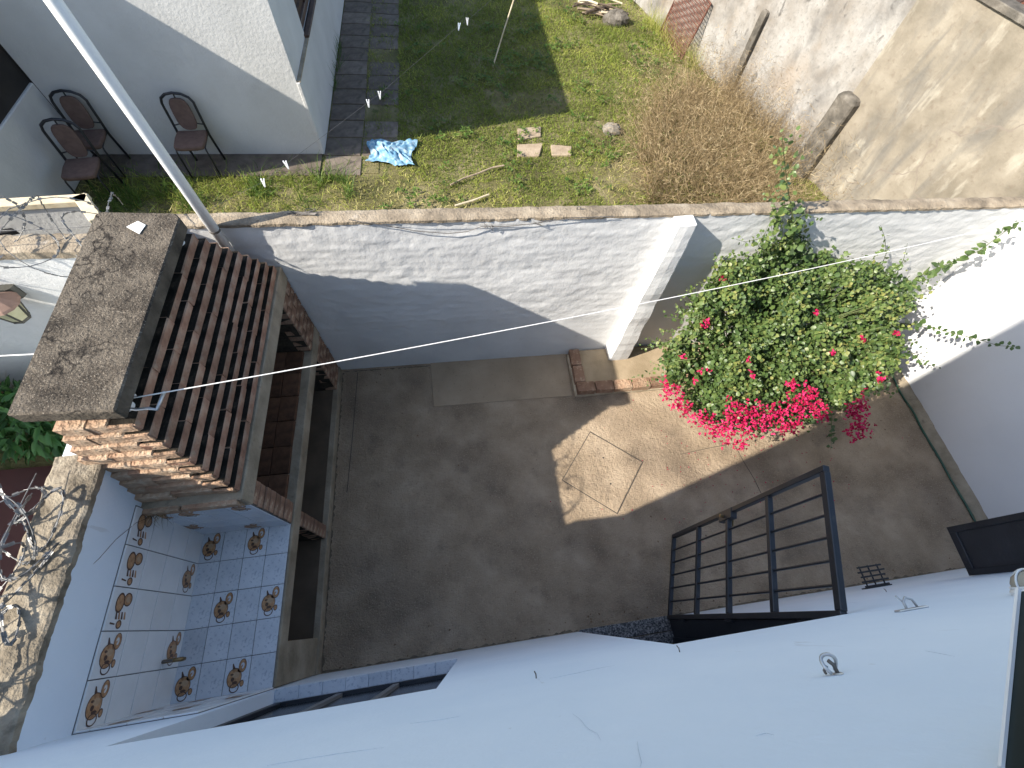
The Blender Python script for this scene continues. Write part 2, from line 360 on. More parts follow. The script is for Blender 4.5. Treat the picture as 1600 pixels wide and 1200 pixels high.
def relief(mb, P0, U, V, Nrm, nu, nv, h, mi=0):
    """displaced sheet from P0 along U and V, h(u,v metres) along normal"""
    P0, U, V, Nrm = map(lambda a: np.array(a, float), (P0, U, V, Nrm))
    lu, lv = np.linalg.norm(U), np.linalg.norm(V)
    a, b = np.meshgrid(np.linspace(0, 1, nu), np.linspace(0, 1, nv))
    hh = h(a*lu, b*lv)
    P = P0+a[..., None]*U+b[..., None]*V+hh[..., None]*Nrm
    idx = np.arange(nu*nv).reshape(nv, nu)
    f = np.stack([idx[:-1, :-1], idx[:-1, 1:], idx[1:, 1:], idx[1:, :-1]], -1).reshape(-1, 4)
    mb.add(P.reshape(-1, 3), [tuple(q) for q in f], mi)
def boards(cuts_x, cuts_z, holes):
    """rectangles of a facade left after cutting holes (x0,x1,z0,z1)"""
    xs = sorted(set(cuts_x+[h[0] for h in holes]+[h[1] for h in holes])); zs = sorted(set(cuts_z+[h[2] for h in holes]+[h[3] for h in holes]))
    out = []
    for i in range(len(xs)-1):
        for j in range(len(zs)-1):
            cx, cz = (xs[i]+xs[i+1])/2, (zs[j]+zs[j+1])/2
            if not any(h[0] < cx < h[1] and h[2] < cz < h[3] for h in holes): out.append((xs[i], xs[i+1], zs[j], zs[j+1]))
    return xs, zs, out
def holed_wall(x0, x1, z0, z1, holes, y0, y1, frame=lambda x, y, z: (x, y, z)):
    """one clean shell: front y1, back y0, with reveals"""
    xs, zs, cells = boards([x0, x1], [z0, z1], holes); mb = MB(); key = {}
    def vid(x, z, y):
        k = (x, z, y)
        if k not in key: key[k] = len(mb.v); mb.v.append(frame(x, y, z))
        return key[k]
    cs = set(cells)
    def face(*q): mb.f.append(tuple(vid(*p) for p in q)); mb.m.append(0)
    for i in range(len(xs)-1):
        for j in range(len(zs)-1):
            c = (xs[i], xs[i+1], zs[j], zs[j+1])
            if c not in cs: continue
            a, b, d, e = c
            face((a, d, y1), (b, d, y1), (b, e, y1), (a, e, y1)); face((a, d, y0), (a, e, y0), (b, e, y0), (b, d, y0))
            for (di, dj, p, q) in ((-1, 0, (a, d), (a, e)), (1, 0, (b, d), (b, e)), (0, -1, (a, d), (b, d)), (0, 1, (a, e), (b, e))):
                ii, jj = i+di, j+dj
                nb = (xs[ii], xs[ii+1], zs[jj], zs[jj+1]) if 0 <= ii < len(xs)-1 and 0 <= jj < len(zs)-1 else None
                if nb not in cs: face((*p, y0), (*q, y0), (*q, y1), (*p, y1))
    return mb

D = 2.725; HW = 1.905

# ================================================================== SETTING
mb = MB(); mb.add([(-60, -60, -.004), (60, -60, -.004), (60, 60, -.004), (-60, 60, -.004)], [(0, 1, 2, 3)])
tag(mb.build('ground', 'soil'), kind='structure')
mb = MB(); mb.box(-1.95, 5.16, -.02, 2.74, -.10, 0)
floor = tag(mb.build('patio_floor', 'floor_concrete'), kind='structure')
mb = MB(); mb.prism([(-.37, 2.2), (1.10, 2.19), (1.12, 2.73), (-.385, 2.73)], -.02, .007); mb.build('floor_patch', 'floor_patch', floor, bevel=.003)
# square inspection cover let into the floor
a = math.radians(-38.9); ca, sa = math.cos(a), math.sin(a); hs = .30; cc = (1.255, 1.335)
def rot2(p): return (cc[0]+p[0]*ca-p[1]*sa, cc[1]+p[0]*sa+p[1]*ca)
mb = MB(); mb.prism([rot2(p) for p in ((-hs-.006, -hs-.006), (hs+.006, -hs-.006), (hs+.006, hs+.006), (-hs-.006, hs+.006))], -.01, .0035)
mb.build('cover_joint', 'joint_dark', floor)
mb = MB(); mb.prism([rot2(p) for p in ((-hs+.003, -hs+.003), (hs-.003, -hs+.003), (hs-.003, hs-.003), (-hs+.003, hs-.003))], -.01, .008)
cover = mb.build('inspection_cover', 'floor_concrete', floor, bevel=.003)
mb = MB()
for p in ((-.06, .12), (.12, -.08)):
    q = rot2(p); mb.lathe([(.009, .0), (.009, .0125)], (q[0], q[1], 0), 8)
mb.build('lifting_hole', 'joint_dark', floor)
for pts in ([(2.72, 1.47), (2.75, 1.28), (2.795, 1.08), (2.81, .93)], [(2.10, 1.42), (2.40, 1.45), (2.72, 1.475)], [(-1.14, 2.68), (-1.16, 1.9), (-1.18, 1.4)]):
    for p, q in zip(pts[:-1], pts[1:]):
        d = np.array(q)-np.array(p); n = np.array([-d[1], d[0]])/np.linalg.norm(d)*.0024
        mb = MB(); mb.prism([tuple(np.array(p)-n), tuple(np.array(q)-n), tuple(np.array(q)+n), tuple(np.array(p)+n)], -.01, .003)
        mb.build('floor_joint', 'joint_dark', floor)

# -------------------------------------------------- house the picture is taken from
house = thing('white_house', 'tall white rendered house with a doorway, windows and hooks on its wall', 'house', (-2.26, 0, 0))
holed_wall(-2.26, 9, 0, 6.4, [(.742, 1.552, 0, 2.11), (-1.255, -.20, .92, 2.2), (3.30, 4.3, 1.17, 2.25), (-2.26, -1.79, 2.32, 6.4)], -.20, 0).build('wall', 'house_paint', house)
mb = MB(); mb.box(-2.26, -2.06, -5, -.2, 0, 2.32); mb.box(-1.79, -1.6, -5, -.2, 2.32, 6.4); mb.build('wall', 'house_paint', house)
mb = MB(); mb.box(8.8, 9, -5, -.2, 0, 6.4); mb.build('wall', 'house_paint', house)
mb = MB(); mb.box(-1.79, 9, -5.2, -5, 0, 6.4); mb.build('wall', 'house_paint', house)
mb = MB(); mb.box(-1.80, 9.04, -5.24, -.002, 6.4, 6.55); mb.box(-2.265, -1.78, -5.24, -.002, 2.32, 2.36); mb.build('roof', 'grey_concrete', house)
mb = MB(); mb.box(-2.06, 8.8, -5, -.2, -.1, .012); mb.build('floor', 'interior', house)
mb = MB(); mb.box(-2.06, 8.8, -5, -.2, 2.7, 2.8); mb.build('ceiling', 'interior', house)
# threshold slabs
for y0, y1, z in ((-.19, -.105, .03), (-.10, 0.012, .022)):
    mb = MB(); mb.box(.752, 1.54, y0, y1, 0, z); mb.build('threshold', 'granite', house, bevel=.003)
mb = MB()
for x0, x1, z0, z1 in ((.742, .772, .03, 2.11), (1.522, 1.552, .03, 2.11), (.772, 1.522, 2.08, 2.11)): mb.box(x0, x1, -.19, -.15, z0, z1)
mb.build('door_frame', 'black_paint', house)
mb = MB(); mb.box(1.538, 1.5535, -.205, -.003, .02, 2.109); mb.build('door_lining', 'black_paint', house)
mb = MB(); mb.box(.773, 1.521, -.26, -.215, .02, 2.6); mb.build('inner_door', 'black_panel', house)
# kitchen window
win = MB()
for x0, x1, z0, z1 in ((-1.25, -1.205, .93, 2.19), (-.25, -.205, .93, 2.19), (-1.205, -.25, .93, .955), (-1.205, -.25, 2.145, 2.19)): win.box(x0, x1, -.105, -.062, z0, z1)
wf = win.build('window', 'black_paint', house, bevel=.004)
for x0 in (-.90, -.58):
    mb = MB(); mb.box(x0, x0+.035, -.100, -.066, .955, 2.145); mb.build('mullion', 'frame_grey', wf)
for x0, x1 in ((-1.205, -.90), (-.865, -.58), (-.545, -.25)):
    mb = MB(); mb.box(x0, x1, -.092, -.082, .955, 2.145); mb.build('pane', 'glass_dark', wf)
mb = MB(); mb.box(-1.25, -.205, -.19, .004, .905, .918); sill = mb.build('window_sill', 'grout', house)
for i in range(8):
    mb = MB(); x0 = -1.25+i*.131; mb.box(x0, min(x0+.128, -.206), -.062, .006, .917, .926); mb.build('tile', 'tile_worn', sill, bevel=.0015)
CR = [[(895, 1116), (906, 1124), (914, 1134), (922, 1140), (934, 1146), (940, 1158)], [(996, 1158), (998, 1172), (1002, 1190), (1000, 1199)], [(416, 1197), (470, 1187), (530, 1178), (600, 1167)],
      [(860, 1060), (900, 1052), (930, 1046), (962, 1040)], [(1445, 1017), (1470, 1021), (1492, 1026)], [(640, 1130), (690, 1124), (720, 1118)], [(1180, 1150), (1196, 1146), (1210, 1148)]]
for pl_ in CR:
    m = MB(); Pq = [ony((p[0]+random.uniform(-1, 1), p[1]+random.uniform(-1, 1)), .0012) for p in pl_]
    m.tube(Pq, [.0003]+[.0005]*(len(Pq)-2)+[.0002], 4); m.build('hairline_crack', 'crack_grey', house)
# window behind the open shutter
win = MB()
for x0, x1, z0, z1 in ((3.305, 3.35, 1.18, 2.24), (4.25, 4.295, 1.18, 2.24), (3.78, 3.82, 1.225, 2.2), (3.35, 4.25, 1.18, 1.225), (3.35, 4.25, 2.2, 2.24)): win.box(x0, x1, -.16, -.115, z0, z1)
wf = win.build('window', 'black_paint', house, bevel=.004)
for x0, x1 in ((3.35, 3.78), (3.82, 4.25)):
    mb = MB(); mb.box(x0, x1, -.145, -.135, 1.225, 2.2); mb.build('pane', 'glass_dark', wf)
# tiles on the house wall above the counter
TILE_S = MB().box(-.0695, .0695, -.0950, .0950, -.004, .004).mesh('tile', 'tile_white', bevel=.0015)
gb = MB(); gb.box(-1.889, -1.31, -.001, .0035, .80, 1.585); gb.build('tile_bed', 'grout', house)

# -------------------------------------------------- white boundary wall at the back
bw = thing('boundary_wall', 'rough white painted brick wall with a bare cement top and a buttress', 'wall', (2.3, D, 0))
def hback(u, v):
    rough = .35+.65*np.clip((v-.45)/.35, 0, 1)
    return (.021*(fbm(u*1.9+.8*v, v*4.6+.25*u, 3, 3)-.5) + .0005*np.cos(v/.078*2*np.pi+12*fbm(u*.9, v*1.5, 8, 2)) + .010*(fbm(u*11, v*15, 5, 3)-.5))*rough
mb = MB(); relief(mb, (-2.0, D, 0), (8.7, 0, 0), (0, 0, HW), (0, -1, 0), 640, 170, hback)
mb.box(-2.0, 6.7, D+.025, D+.105, 0, HW); mb.build('wall', 'rough_white', bw, smooth=True)
def rough_cap(name, x0, x1, y0, y1, z0, z1, n, mats, parent, along='x', amp=.012, seed=1):
    t = np.linspace(0, 1, n); mbb = MB(); rows = []
    fr = x0 if along == 'x' else y0; to = x1 if along == 'x' else y1
    for i, q in enumerate(t):
        s = fr+(to-fr)*q
        a = (y0 if along == 'x' else x0)+amp*1.6*(fbm(np.array([s*24.]), np.array([0.]), seed)[0]-.5)
        b = (y1 if along == 'x' else x1)+amp*1.6*(fbm(np.array([s*24.]), np.array([5.]), seed)[0]-.5)
        hz = z1+amp*.9*(fbm(np.array([s*9.]), np.array([9.]), seed)[0]-.5)
        m = (a+b)/2
        ring = [(a, z0), (a, hz-.006), (a+.012, hz), (m, hz+.006), (b-.012, hz), (b, hz-.006), (b, z0)]
        rows.append([(s, p[0], p[1]) if along == 'x' else (p[0], s, p[1]) for p in ring])
    k = len(rows[0]); V = [p for r in rows for p in r]; F = []
    for i in range(n-1):
        for j in range(k): F.append((i*k+j, i*k+(j+1) % k, (i+1)*k+(j+1) % k, (i+1)*k+j))
    F += [tuple(range(k)), tuple((n-1)*k+j for j in reversed(range(k)))]
    mbb.add(V, F); return mbb.build(name, mats, parent)
rough_cap('coping', -2.0, 6.7, D-.006, D+.115, HW-.01, 1.922, 260, 'coping_cement', bw, 'x', .014, 4)
# buttress
mb = MB(); nz = 46; V = []; F = []
for i in range(nz):
    t = i/(nz-1); z = .03+t*1.875
    w = .009*(fbm(np.array([z*5.]), np.array([1.]), 31)[0]-.5)*2; w2 = .014*(fbm(np.array([z*6.]), np.array([4.]), 33)[0]-.5)*2
    w3 = .010*(fbm(np.array([z*9.]), np.array([7.]), 36)[0]-.5)*2
    yf = 2.545+.06*t+w2; xl = 1.567+.09*t+w; xr = 1.80+.02*t+w3
    V += [(xl-.002, D+.03, z), (xl, yf+.012, z), (xl+.012, yf, z), (xl*.5+xr*.5, yf-.004+w*.6, z), (xr-.012, yf+.002, z), (xr, yf+.012, z), (xr+.002, D+.03, z)]
for i in range(nz-1):
    for j in range(7): F.append((i*7+j, i*7+(j+1) % 7, (i+1)*7+(j+1) % 7, (i+1)*7+j))
F += [tuple(reversed(range(7))), tuple((nz-1)*7+j for j in range(7))]
mb.add(V, F); mb.build('buttress', 'rough_white', bw, smooth=False)

# -------------------------------------------------- right wall
rw = thing('side_wall', 'smooth white plastered wall with a crumbling cement foot and a hose along it', 'wall', (5.1, 1.3, 0))
mb = MB(); mb.prism([(5.056, 0), (5.113, D+.02), (5.25, D+.02), (5.25, 0)], 0, 3.1); mb.build('wall', 'white_plaster', rw)
def hs_(u, v): return .02*(fbm(u*9, v*9, 12, 4)-.3)
mb = MB(); n = 70
V = []; F = []
for i in range(n):
    y = .004+(D-.01)*i/(n-1); xw = 5.06+.0208*y
    wz = .055+.03*(fbm(np.array([y*9.]), np.array([2.]), 14)[0]-.5); ww = .075+.05*(fbm(np.array([y*7.]), np.array([6.]), 15)[0]-.5)
    V += [(xw, y, 0), (xw-ww, y, 0), (xw-ww*.75, y, wz*.45), (xw-ww*.2, y, wz), (xw, y, wz+.02)]
for i in range(n-1):
    for j in range(5): F.append((i*5+j, i*5+(j+1) % 5, (i+1)*5+(j+1) % 5, (i+1)*5+j))
mb.add(V, F); mb.build('cement_foot', 'grey_concrete', rw)

# -------------------------------------------------- left wall (leans over the counter)
XB = -1.891
def lean(z): return XB+.1055*max(0, z-.8)
lw = thing('leaning_wall', 'white yard wall with a pale crumbling cement top and patterned tiles', 'wall', (-1.94, .5, 0))
mb = MB(); mb.prism([(-1.99, 0), (XB, 0), (XB, .8), (lean(1.895), 1.895), (-1.975, 1.895)], 0, D, 'y')
# prism along y takes (x,z)
mb.build('wall', 'house_paint', lw)
rough_cap('coping', -1.985, -1.768, .0, 1.16, 1.885, 1.922, 150, 'left_coping', lw, 'y', .013, 9)
mb = MB(); mb.obox(((XB+lean(1.585))/2+.001, .497, 1.1925), (.003, 0, 0), (0, .493, 0), (.041, 0, .3925)); mb.build('tile_bed', 'grout', lw)

# ---- printed decoration on the tiles
def jug_mesh():
    m = MB(); u, w = np.array([1., 0, 0]), np.array([0, 1., 0])
    z = .0009
    m.disc((-.012, -.006, z), u, w, .041, 20, 0, None, 1.08)
    m.disc((-.012, -.006, z+.0003), u, w, .041, 20, 1, .038, 1.08)
    m.disc((-.004, .006, z+.0002), u, w, .020, 12, 2, None, .7)
    m.disc((-.026, .010, z+.0002), u, w, .010, 10, 1, None, .5)
    m.disc((-.006, -.026, z+.0002), u, w, .016, 12, 1, None, .35)
    m.disc((-.02, -.012, z+.0003), u, w, .010, 10, 1)
    m.add([(-.026, .024, z), (-.012, .036, z), (-.026, .060, z), (-.031, .058, z)], [(0, 1, 2, 3)], 1)       # spout
    m.add([(.006, .022, z), (.022, .032, z), (.030, .050, z), (.018, .044, z)], [(0, 1, 2, 3)], 0)
    m.disc((.027, .045, z+.0003), u, w, .021, 16, 0, .010, 1.4); m.disc((.027, .045, z+.0005), u, w, .022, 16, 1, .020, 1.4)                                            # lid
    m.disc((.014, .026, z), u, w, .014, 12, 0, None, .8)
    m.disc((-.006, -.050, z+.0003), u, w, .027, 16, 1, .021, .8)                                            # handle
    m.disc((.034, -.034, z), u, w, .012, 10, 0, None, 1.3)
    m.disc((.034, -.034, z+.0003), u, w, .012, 10, 1, .009, 1.3)
    return m.mesh('print', ['print_brown', 'print_dark', 'print_tan'])
def mill_mesh():
    m = MB(); u, w = np.array([1., 0, 0]), np.array([0, 1., 0]); z = .0009
    m.disc((-.020, .022, z), u, w, .026, 14, 0, None, 1.5); m.disc((-.020, .022, z+.0003), u, w, .026, 14, 1, .021, 1.5)
    m.disc((.024, .036, z), u, w, .027, 14, 0); m.disc((.024, .036, z+.0003), u, w, .027, 14, 1, .022); m.disc((.024, .036, z+.0003), u, w, .012, 10, 2)
    for s in range(4):
        m.add([(-.03+.017*s, -.012, z), (-.022+.017*s, -.012, z), (-.014+.017*s, -.040, z), (-.026+.017*s, -.040, z)], [(0, 1, 2, 3)], 0 if s % 2 else 1)
    m.disc((.004, -.058, z), u, w, .017, 12, 0); m.disc((.004, -.058, z+.0003), u, w, .017, 12, 1, .012)
    m.add([(-.05, -.05, z), (-.02, -.055, z), (-.02, -.06, z), (-.05, -.057, z)], [(0, 1, 2, 3)], 1)
    return m.mesh('print', ['print_brown', 'print_dark', 'print_tan'])
JUG, MILL = jug_mesh(), mill_mesh()
def eul(u, v):
    u = Vector(u).normalized(); v = Vector(v).normalized(); n = u.cross(v)
    return Matrix(((u.x, v.x, n.x), (u.y, v.y, n.y), (u.z, v.z, n.z))).to_euler()
TILE_W = MB().box(-.0958, .0958, -.0962, .0962, -.004, .004).mesh('tile', 'tile_white', bevel=.0015)
TILE_C = MB().box(-.0693, .0693, -.0968, .0968, -.004, .004).mesh('tile', 'tile_worn', bevel=.0015)
def put_tile(me, parent, loc, e, pr=None, s=(1, 1, 1)):
    t = inst('tile', me, parent, loc, e)
    if pr is not None:
        p = bpy.data.objects.new('print', pr); COL.objects.link(p); p.parent = t; p.location = (0, 0, .004); p.scale = s
sl = Vector((-.1055, 0, -1)).normalized()
for r in range(5):
    y = .985-.197*(r+.5)
    for c in range(4):
        z = 1.585-.1963*(c+.5)
        pr = (MILL if r < 3 else JUG) if c == 0 else (JUG if c == 3 and r in (1, 3) else None)
        put_tile(TILE_W, lw, (lean(z)+.006, y, z), eul(sl, (0, 1, 0)), pr, (1.3, 1.2, 1))
# tap on the tiled wall
tp = thing('garden_tap', 'small dark tap sticking out of the tiled wall above the counter', 'tap', (-1.845, .235, .965))
mb = MB(); mb.tube([(-1.872, .235, .985), (-1.79, .235, .985), (-1.775, .235, .965), (-1.773, .235, .94)], [.011, .011, .012, .010], 8); mb.build('spout', 'brass', tp, smooth=True)
mb = MB(); mb.tube([(-1.81, .235, .99), (-1.81, .235, 1.03)], .007, 6); mb.box(-1.835, -1.785, .23, .24, 1.03, 1.038); mb.build('handle', 'wire_dark', tp)
# tiles on the house side of the counter
for c in range(4):
    for r in range(4):
        put_tile(TILE_S, house, (-1.889+.1448*(c+.5), .0065, .80+.1963*(r+.5)), eul((1, 0, 0), (0, 0, -1)), JUG if (c+r) % 3 == 1 else None, (.9, 1, 1))

# -------------------------------------------------- brick barbecue with counter
bb = thing('brick_barbecue', 'built-in brick barbecue with stepped hood, concrete chimney slab and tiled counter', 'barbecue', (-1.6, 1.36, 0))
FX = -1.31
mb = MB(); mb.box(XB, FX+.012, 0.002, D-.012, -.01, .085); mb.build('plinth', 'grey_concrete', bb, bevel=.004)
mb = MB(); mb.box(XB, FX-.035, .25, 2.44, .086, .092); mb.box(-1.72, -1.70, .25, 2.44, .09, .67); mb.build('bay_shade_sheet', 'bay_shade_brown', bb)  # dark sheets added in the bays, their shade put into the colour
mb = MB(); mb.box(XB, FX, .004, .25, .08, .675); mb.build('pier', 'grey_concrete', bb, bevel=.004)
BR = {}
def brick_mesh(L, Wd, H, m, seed=0):
    k = (round(L, 3), Wd, H, m, seed)
    if k not in BR:
        rr = random.Random(hash(k) & 0xffff); q = MB(); q.box(-L/2, L/2, -Wd/2, Wd/2, -H/2, H/2)
        me = q.mesh('brick', m, bevel=.0035)
        for v in me.vertices: v.co += Vector((rr.uniform(-.003, .003), rr.uniform(-.003, .003), rr.uniform(-.002, .002)))
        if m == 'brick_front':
            me.materials.append(MATS['moss_and_gap_shade'])
            for p in me.polygons: p.material_index = 1 if abs(p.normal.z) > .9 else 0  # black moss on top ledges, and gap shade painted into the undersides
        BR[k] = me
    return BR[k]
def pier(y0, y1, z0, z1):
    m = MB(); m.box(XB, FX-.012, y0+.004, y1-.004, z0, z1); p = m.build('pier', 'mortar', bb)
    n = int(round((z1-z0)/.075)); h = (z1-z0)/n
    for k in range(n):
        w = y1-y0; cuts = [0, w] if w < .2 else ([0, w*.55, w] if k % 2 else [0, w*.3, w*.8, w])
        for a, b in zip(cuts[:-1], cuts[1:]):
            L = b-a-.008
            inst('brick', brick_mesh(.11, round(L, 3), h-.014, 'brick', k % 3), p, (FX-.055+random.uniform(-.002, .002), y0+(a+b)/2, z0+h*(k+.5)))
    return p
pier(.99, 1.105, .08, .675); pier(2.44, 2.715, .08, .675)
mb = MB(); mb.box(XB, FX+.004, .004, D-.01, .672, .792); ct = mb.build('counter', 'grey_concrete', bb, bevel=.005)
pier(.984, 1.13, .80, 1.40); pier(2.44, 2.715, .80, 1.40)
mb = MB(); mb.box(XB, XB+.571, .002, .986, .79, .7955); mb.build('tile_bed', 'grout', ct)
for r in range(5):
    for c in range(4):
        put_tile(TILE_C, ct, (XB+.1425*(c+.5), .985-.197*(r+.5), .7965), eul((1, 0, 0), (0, 1, 0)), JUG if (r, c) in ((0, 0), (0, 2), (2, 1), (2, 3), (4, 0), (4, 2)) else None, (1.02, 1.18, 1))
# tiled side of the firebox
mb = MB(); mb.box(XB, FX-.012, .984, .990, .80, 1.43); mb.build('tile_bed', 'grout', bb)
TILE_F = MB().box(-.0682, .0682, -.0755, .0755, -.004, .004).mesh('tile', 'tile_glaze', bevel=.0015)
for c in range(4):
    for r in range(4):
        put_tile(TILE_F, bb, (XB+.1415*(c+.5), .981, .803+.1563*(r+.5)), eul((1, 0, 0), (0, 0, 1)), JUG if (r, c) in ((3, 0), (3, 1), (3, 3), (0, 2), (1, 0)) else None, (.95, .95, 1))
# firebox floor and back
for i in range(4):
    for j in range(6):
        inst('brick', brick_mesh(.128, .212, .03, 'hearth_brick', (i+j) % 3), ct, (-1.83+.131*i, 1.245+.217*j, .805))
mb = MB(); mb.box(XB-.001, XB+.02, 1.13, 2.44, .80, 1.5); mb.build('fire_back', 'soot_and_gap_shade', bb)
mb = MB(); mb.box(XB, FX+.006, .975, D-.008, 1.40, 1.535); mb.build('lintel', 'grey_concrete', bb, bevel=.006)
# hood: nine stepped courses
hood = MB(); KC = 9; CH = .074; Z0 = 1.535
def course(k): return (-1.935+.020*k, -1.318-.0185*k, 1.018+.018*k, 2.665-.040*k)     # back, front, near, far
V = []
for k, dz in ((0, 0), (KC, 0)):
    xb, xf, yn, yf = course(k); i_ = .052; z = Z0+CH*k
    V += [(xb+i_, yn+i_, z), (xf-i_, yn+i_, z), (xf-i_, yf-i_, z), (xb+i_, yf-i_, z)]
hood.add(V, BOXF); hd = hood.build('hood', 'soot_and_gap_shade', bb)  # near-black core: shade between the courses put into its colour
for k in range(KC):
    xb, xf, yn, yf = course(k); z = Z0+CH*(k+.5); Hh = .040
    L = yf-yn; n = 4; off = .5 if k % 2 else 0
    cuts = [0]+[min(max((i+off)*L/n, 0), L) for i in range(1 if off == 0 else 0, n)]+[L]
    for a, b in zip(cuts[:-1], cuts[1:]):
        if b-a < .04: continue
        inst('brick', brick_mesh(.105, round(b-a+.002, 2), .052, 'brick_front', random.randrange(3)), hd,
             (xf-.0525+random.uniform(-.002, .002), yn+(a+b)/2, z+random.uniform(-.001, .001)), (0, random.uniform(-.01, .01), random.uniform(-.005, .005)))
    for yy, sgn, mm in ((yn, 1, 'brick_pale'), (yf, -1, 'brick')):  # sunny near side: sunlight put into the paler brick colour
        Lx = xf-.107-xb; cuts = [0, Lx*.42, Lx] if k % 2 else [0, Lx*.58, Lx]
        for a, b in zip(cuts[:-1], cuts[1:]):
            inst('brick', brick_mesh(round(b-a, 2), .105, .073 if sgn > 0 else Hh, mm, random.randrange(3)), hd,
                 (xb+(a+b)/2, yy+sgn*.0525+random.uniform(-.004, .004), z), (random.uniform(-.03, .03), 0, random.uniform(-.012, .012)))
    if True:   # end brick that closes the corner, pale for smeared mortar and painted-in sunlight
        inst('brick', brick_mesh(.104, .014, .060, 'brick_pale', k % 3), hd, (xf-.058, yn+.004, z))
# courses below the hood on the counter side
for k in range(2):
    for a, b in ((XB-.01, -1.62), (-1.615, FX-.02)):
        inst('brick', brick_mesh(round(b-a-.008, 2), .07, .05, 'brick_pale', k), hd, ((a+b)/2, 1.0-.012*k, 1.455+.052*k))
xb, xf, yn, yf = course(KC)
mb = MB(); mb.box(xb+.06, xf-.06, yn+.06, yf-.06, Z0+CH*KC-.01, Z0+CH*KC+.004); mb.build('flue', 'soot_and_gap_shade', bb)
sv = [(-1.812, 1.163), (-1.422, 1.143), (-1.418, 2.262), (-1.452, 2.302), (-1.80, 2.322), (-1.825, 2.30)]
mb = MB(); mb.prism(sv, 2.29, 2.368); cap = mb.build('chimney_slab', ['slab_concrete', 'slab_edge'], bb, bevel=.007)
for p in cap.data.polygons: p.material_index = 0 if p.normal.z > .6 else 1
for q in ((-1.515, 2.262), (-1.51, 1.252), (-1.75, 2.24), (-1.76, 1.25)):
    mb = MB(); mb.lathe([(.026, 0), (.026, .07), (.024, .095)], (q[0], q[1], Z0+CH*KC-.005), 14); mb.build('support', 'pvc', bb, smooth=False)
mb = MB(); P = [onz(px, 2.371) for px in ((198, 355), (216, 346), (228, 352), (218, 366))]
mb.add(list(P)+[p+np.array([0, 0, .003]) for p in P], BOXF)
tag(mb.build('scrap_of_paper', 'paper'), 'small white scrap lying on the chimney slab', 'paper')

# -------------------------------------------------- planter
pl = thing('brick_planter', 'low brick planter edging against the white back wall', 'planter', (1.14, 2.18, 0))
mb = MB(); mb.box(1.155, 3.98, 2.19, D-.02, -.01, .085); mb.build('fill', 'planter_fill', pl)
for i in range(14):
    L = .205; inst('brick', brick_mesh(.192, .112, .112, 'brick_pale' if i in (2, 3, 6) else 'brick', i % 3), pl, (1.135+L*(i+.5), 2.232+random.uniform(-.005, .005), .062), (random.uniform(-.02, .02), 0, random.uniform(-.02, .02)))
for i in range(2):
    inst('brick', brick_mesh(.11, .20, .112, 'brick', i), pl, (1.193, 2.397+.21*i, .062), (0, 0, random.uniform(-.02, .02)))
for i in range(2):
    inst('brick', brick_mesh(.11, .20, .112, 'brick', i+1), pl, (3.95, 2.397+.21*i, .062))
mb = MB(); mb.box(1.125, 4.01, 2.17, D-.03, -.01, .045); mb.build('footing', 'mortar_pale', pl, bevel=.01)

# ================================================================== PATIO THINGS
# -------------------------------------------------- metal gate, opened into the yard
gang = math.atan2(.6675, .2456); GL = .711
gt = thing('security_gate', 'open black metal gate of flat rails and thin rods hinged at the doorway', 'gate', (1.5244, -.019, 0), gang)
for x0 in (0, GL-.034):
    m = MB(); m.box(x0, x0+.034, -.017, .017, .05, 2.11); m.build('stile', 'black_paint', gt, bevel=.003, local=True)
for z, w in ((.05, .034), (.585, .034), (1.075, .034), (1.575, .036), (2.073, .042)):
    m = MB(); m.box(.034, GL-.034, -.016, .016, z, z+w); m.build('rail', 'black_paint', gt, bevel=.003, local=True)
for i in range(5):
    x = .034+(GL-.068)*(i+1)/6
    m = MB(); m.tube([(x, 0, .06), (x, 0, 2.10)], .0075, 6); m.build('rod', 'black_paint', gt, local=True)
m = MB(); m.box(GL-.075, GL-.002, -.022, .022, .985, 1.17); lk = m.build('lock_box', 'black_paint', gt, bevel=.003, local=True)
m = MB(); m.tube([(GL-.045, -.021, 1.06), (GL-.045, -.050, 1.06)], .010, 8); m.tube([(GL-.045, -.047, 1.06), (GL-.10, -.050, 1.055)], .007, 6); m.tube([(GL-.045, .021, 1.06), (GL-.045, .048, 1.06)], .012, 8)
m.tube([(GL-.02, -.02, 1.0), (GL+.012, 0, 1.0)], .006, 6); m.build('handle', 'brass', lk, local=True)
for z in (.3, 1.05, 1.8):
    m = MB(); m.tube([(-.006, 0, z), (-.006, 0, z+.09)], .011, 8); m.build('hinge', 'black_paint', gt, local=True)

# -------------------------------------------------- black shutter on the house wall
sh = thing('window_shutter', 'black metal window shutter swung out from the house wall', 'shutter', (3.285, .004, 1.17), math.atan2(.315, .032))
m = MB(); SL = .32; HH = 1.07
for x0, x1, z0, z1 in ((0, .04, 0, HH), (SL-.04, SL, 0, HH), (.04, SL-.04, 0, .05), (.04, SL-.04, HH-.05, HH)): m.box(x0, x1, -.016, .016, z0, z1)
m.build('frame', 'black_paint', sh, bevel=.002, local=True)
m = MB(); m.box(.038, SL-.038, -.004, .004, .045, HH-.045); pn = m.build('panel', 'black_panel', sh, local=True)
# the upstairs shutter beside the window the picture is taken from
us = thing('upstairs_shutter', 'dark green upstairs shutter with a pale edge ajar high on the house wall', 'shutter', (.472, .002, 3.605), math.atan2(.115, .107))
m = MB(); m.box(0, .19, -.036, -.004, .0, 1.05); m.build('leaf', 'green_black', us, bevel=.002, local=True)
m = MB(); m.box(0, .19, -.0035, .0, .0, .0035); m.build('edge_strip', 'lamp_white', us, local=True)

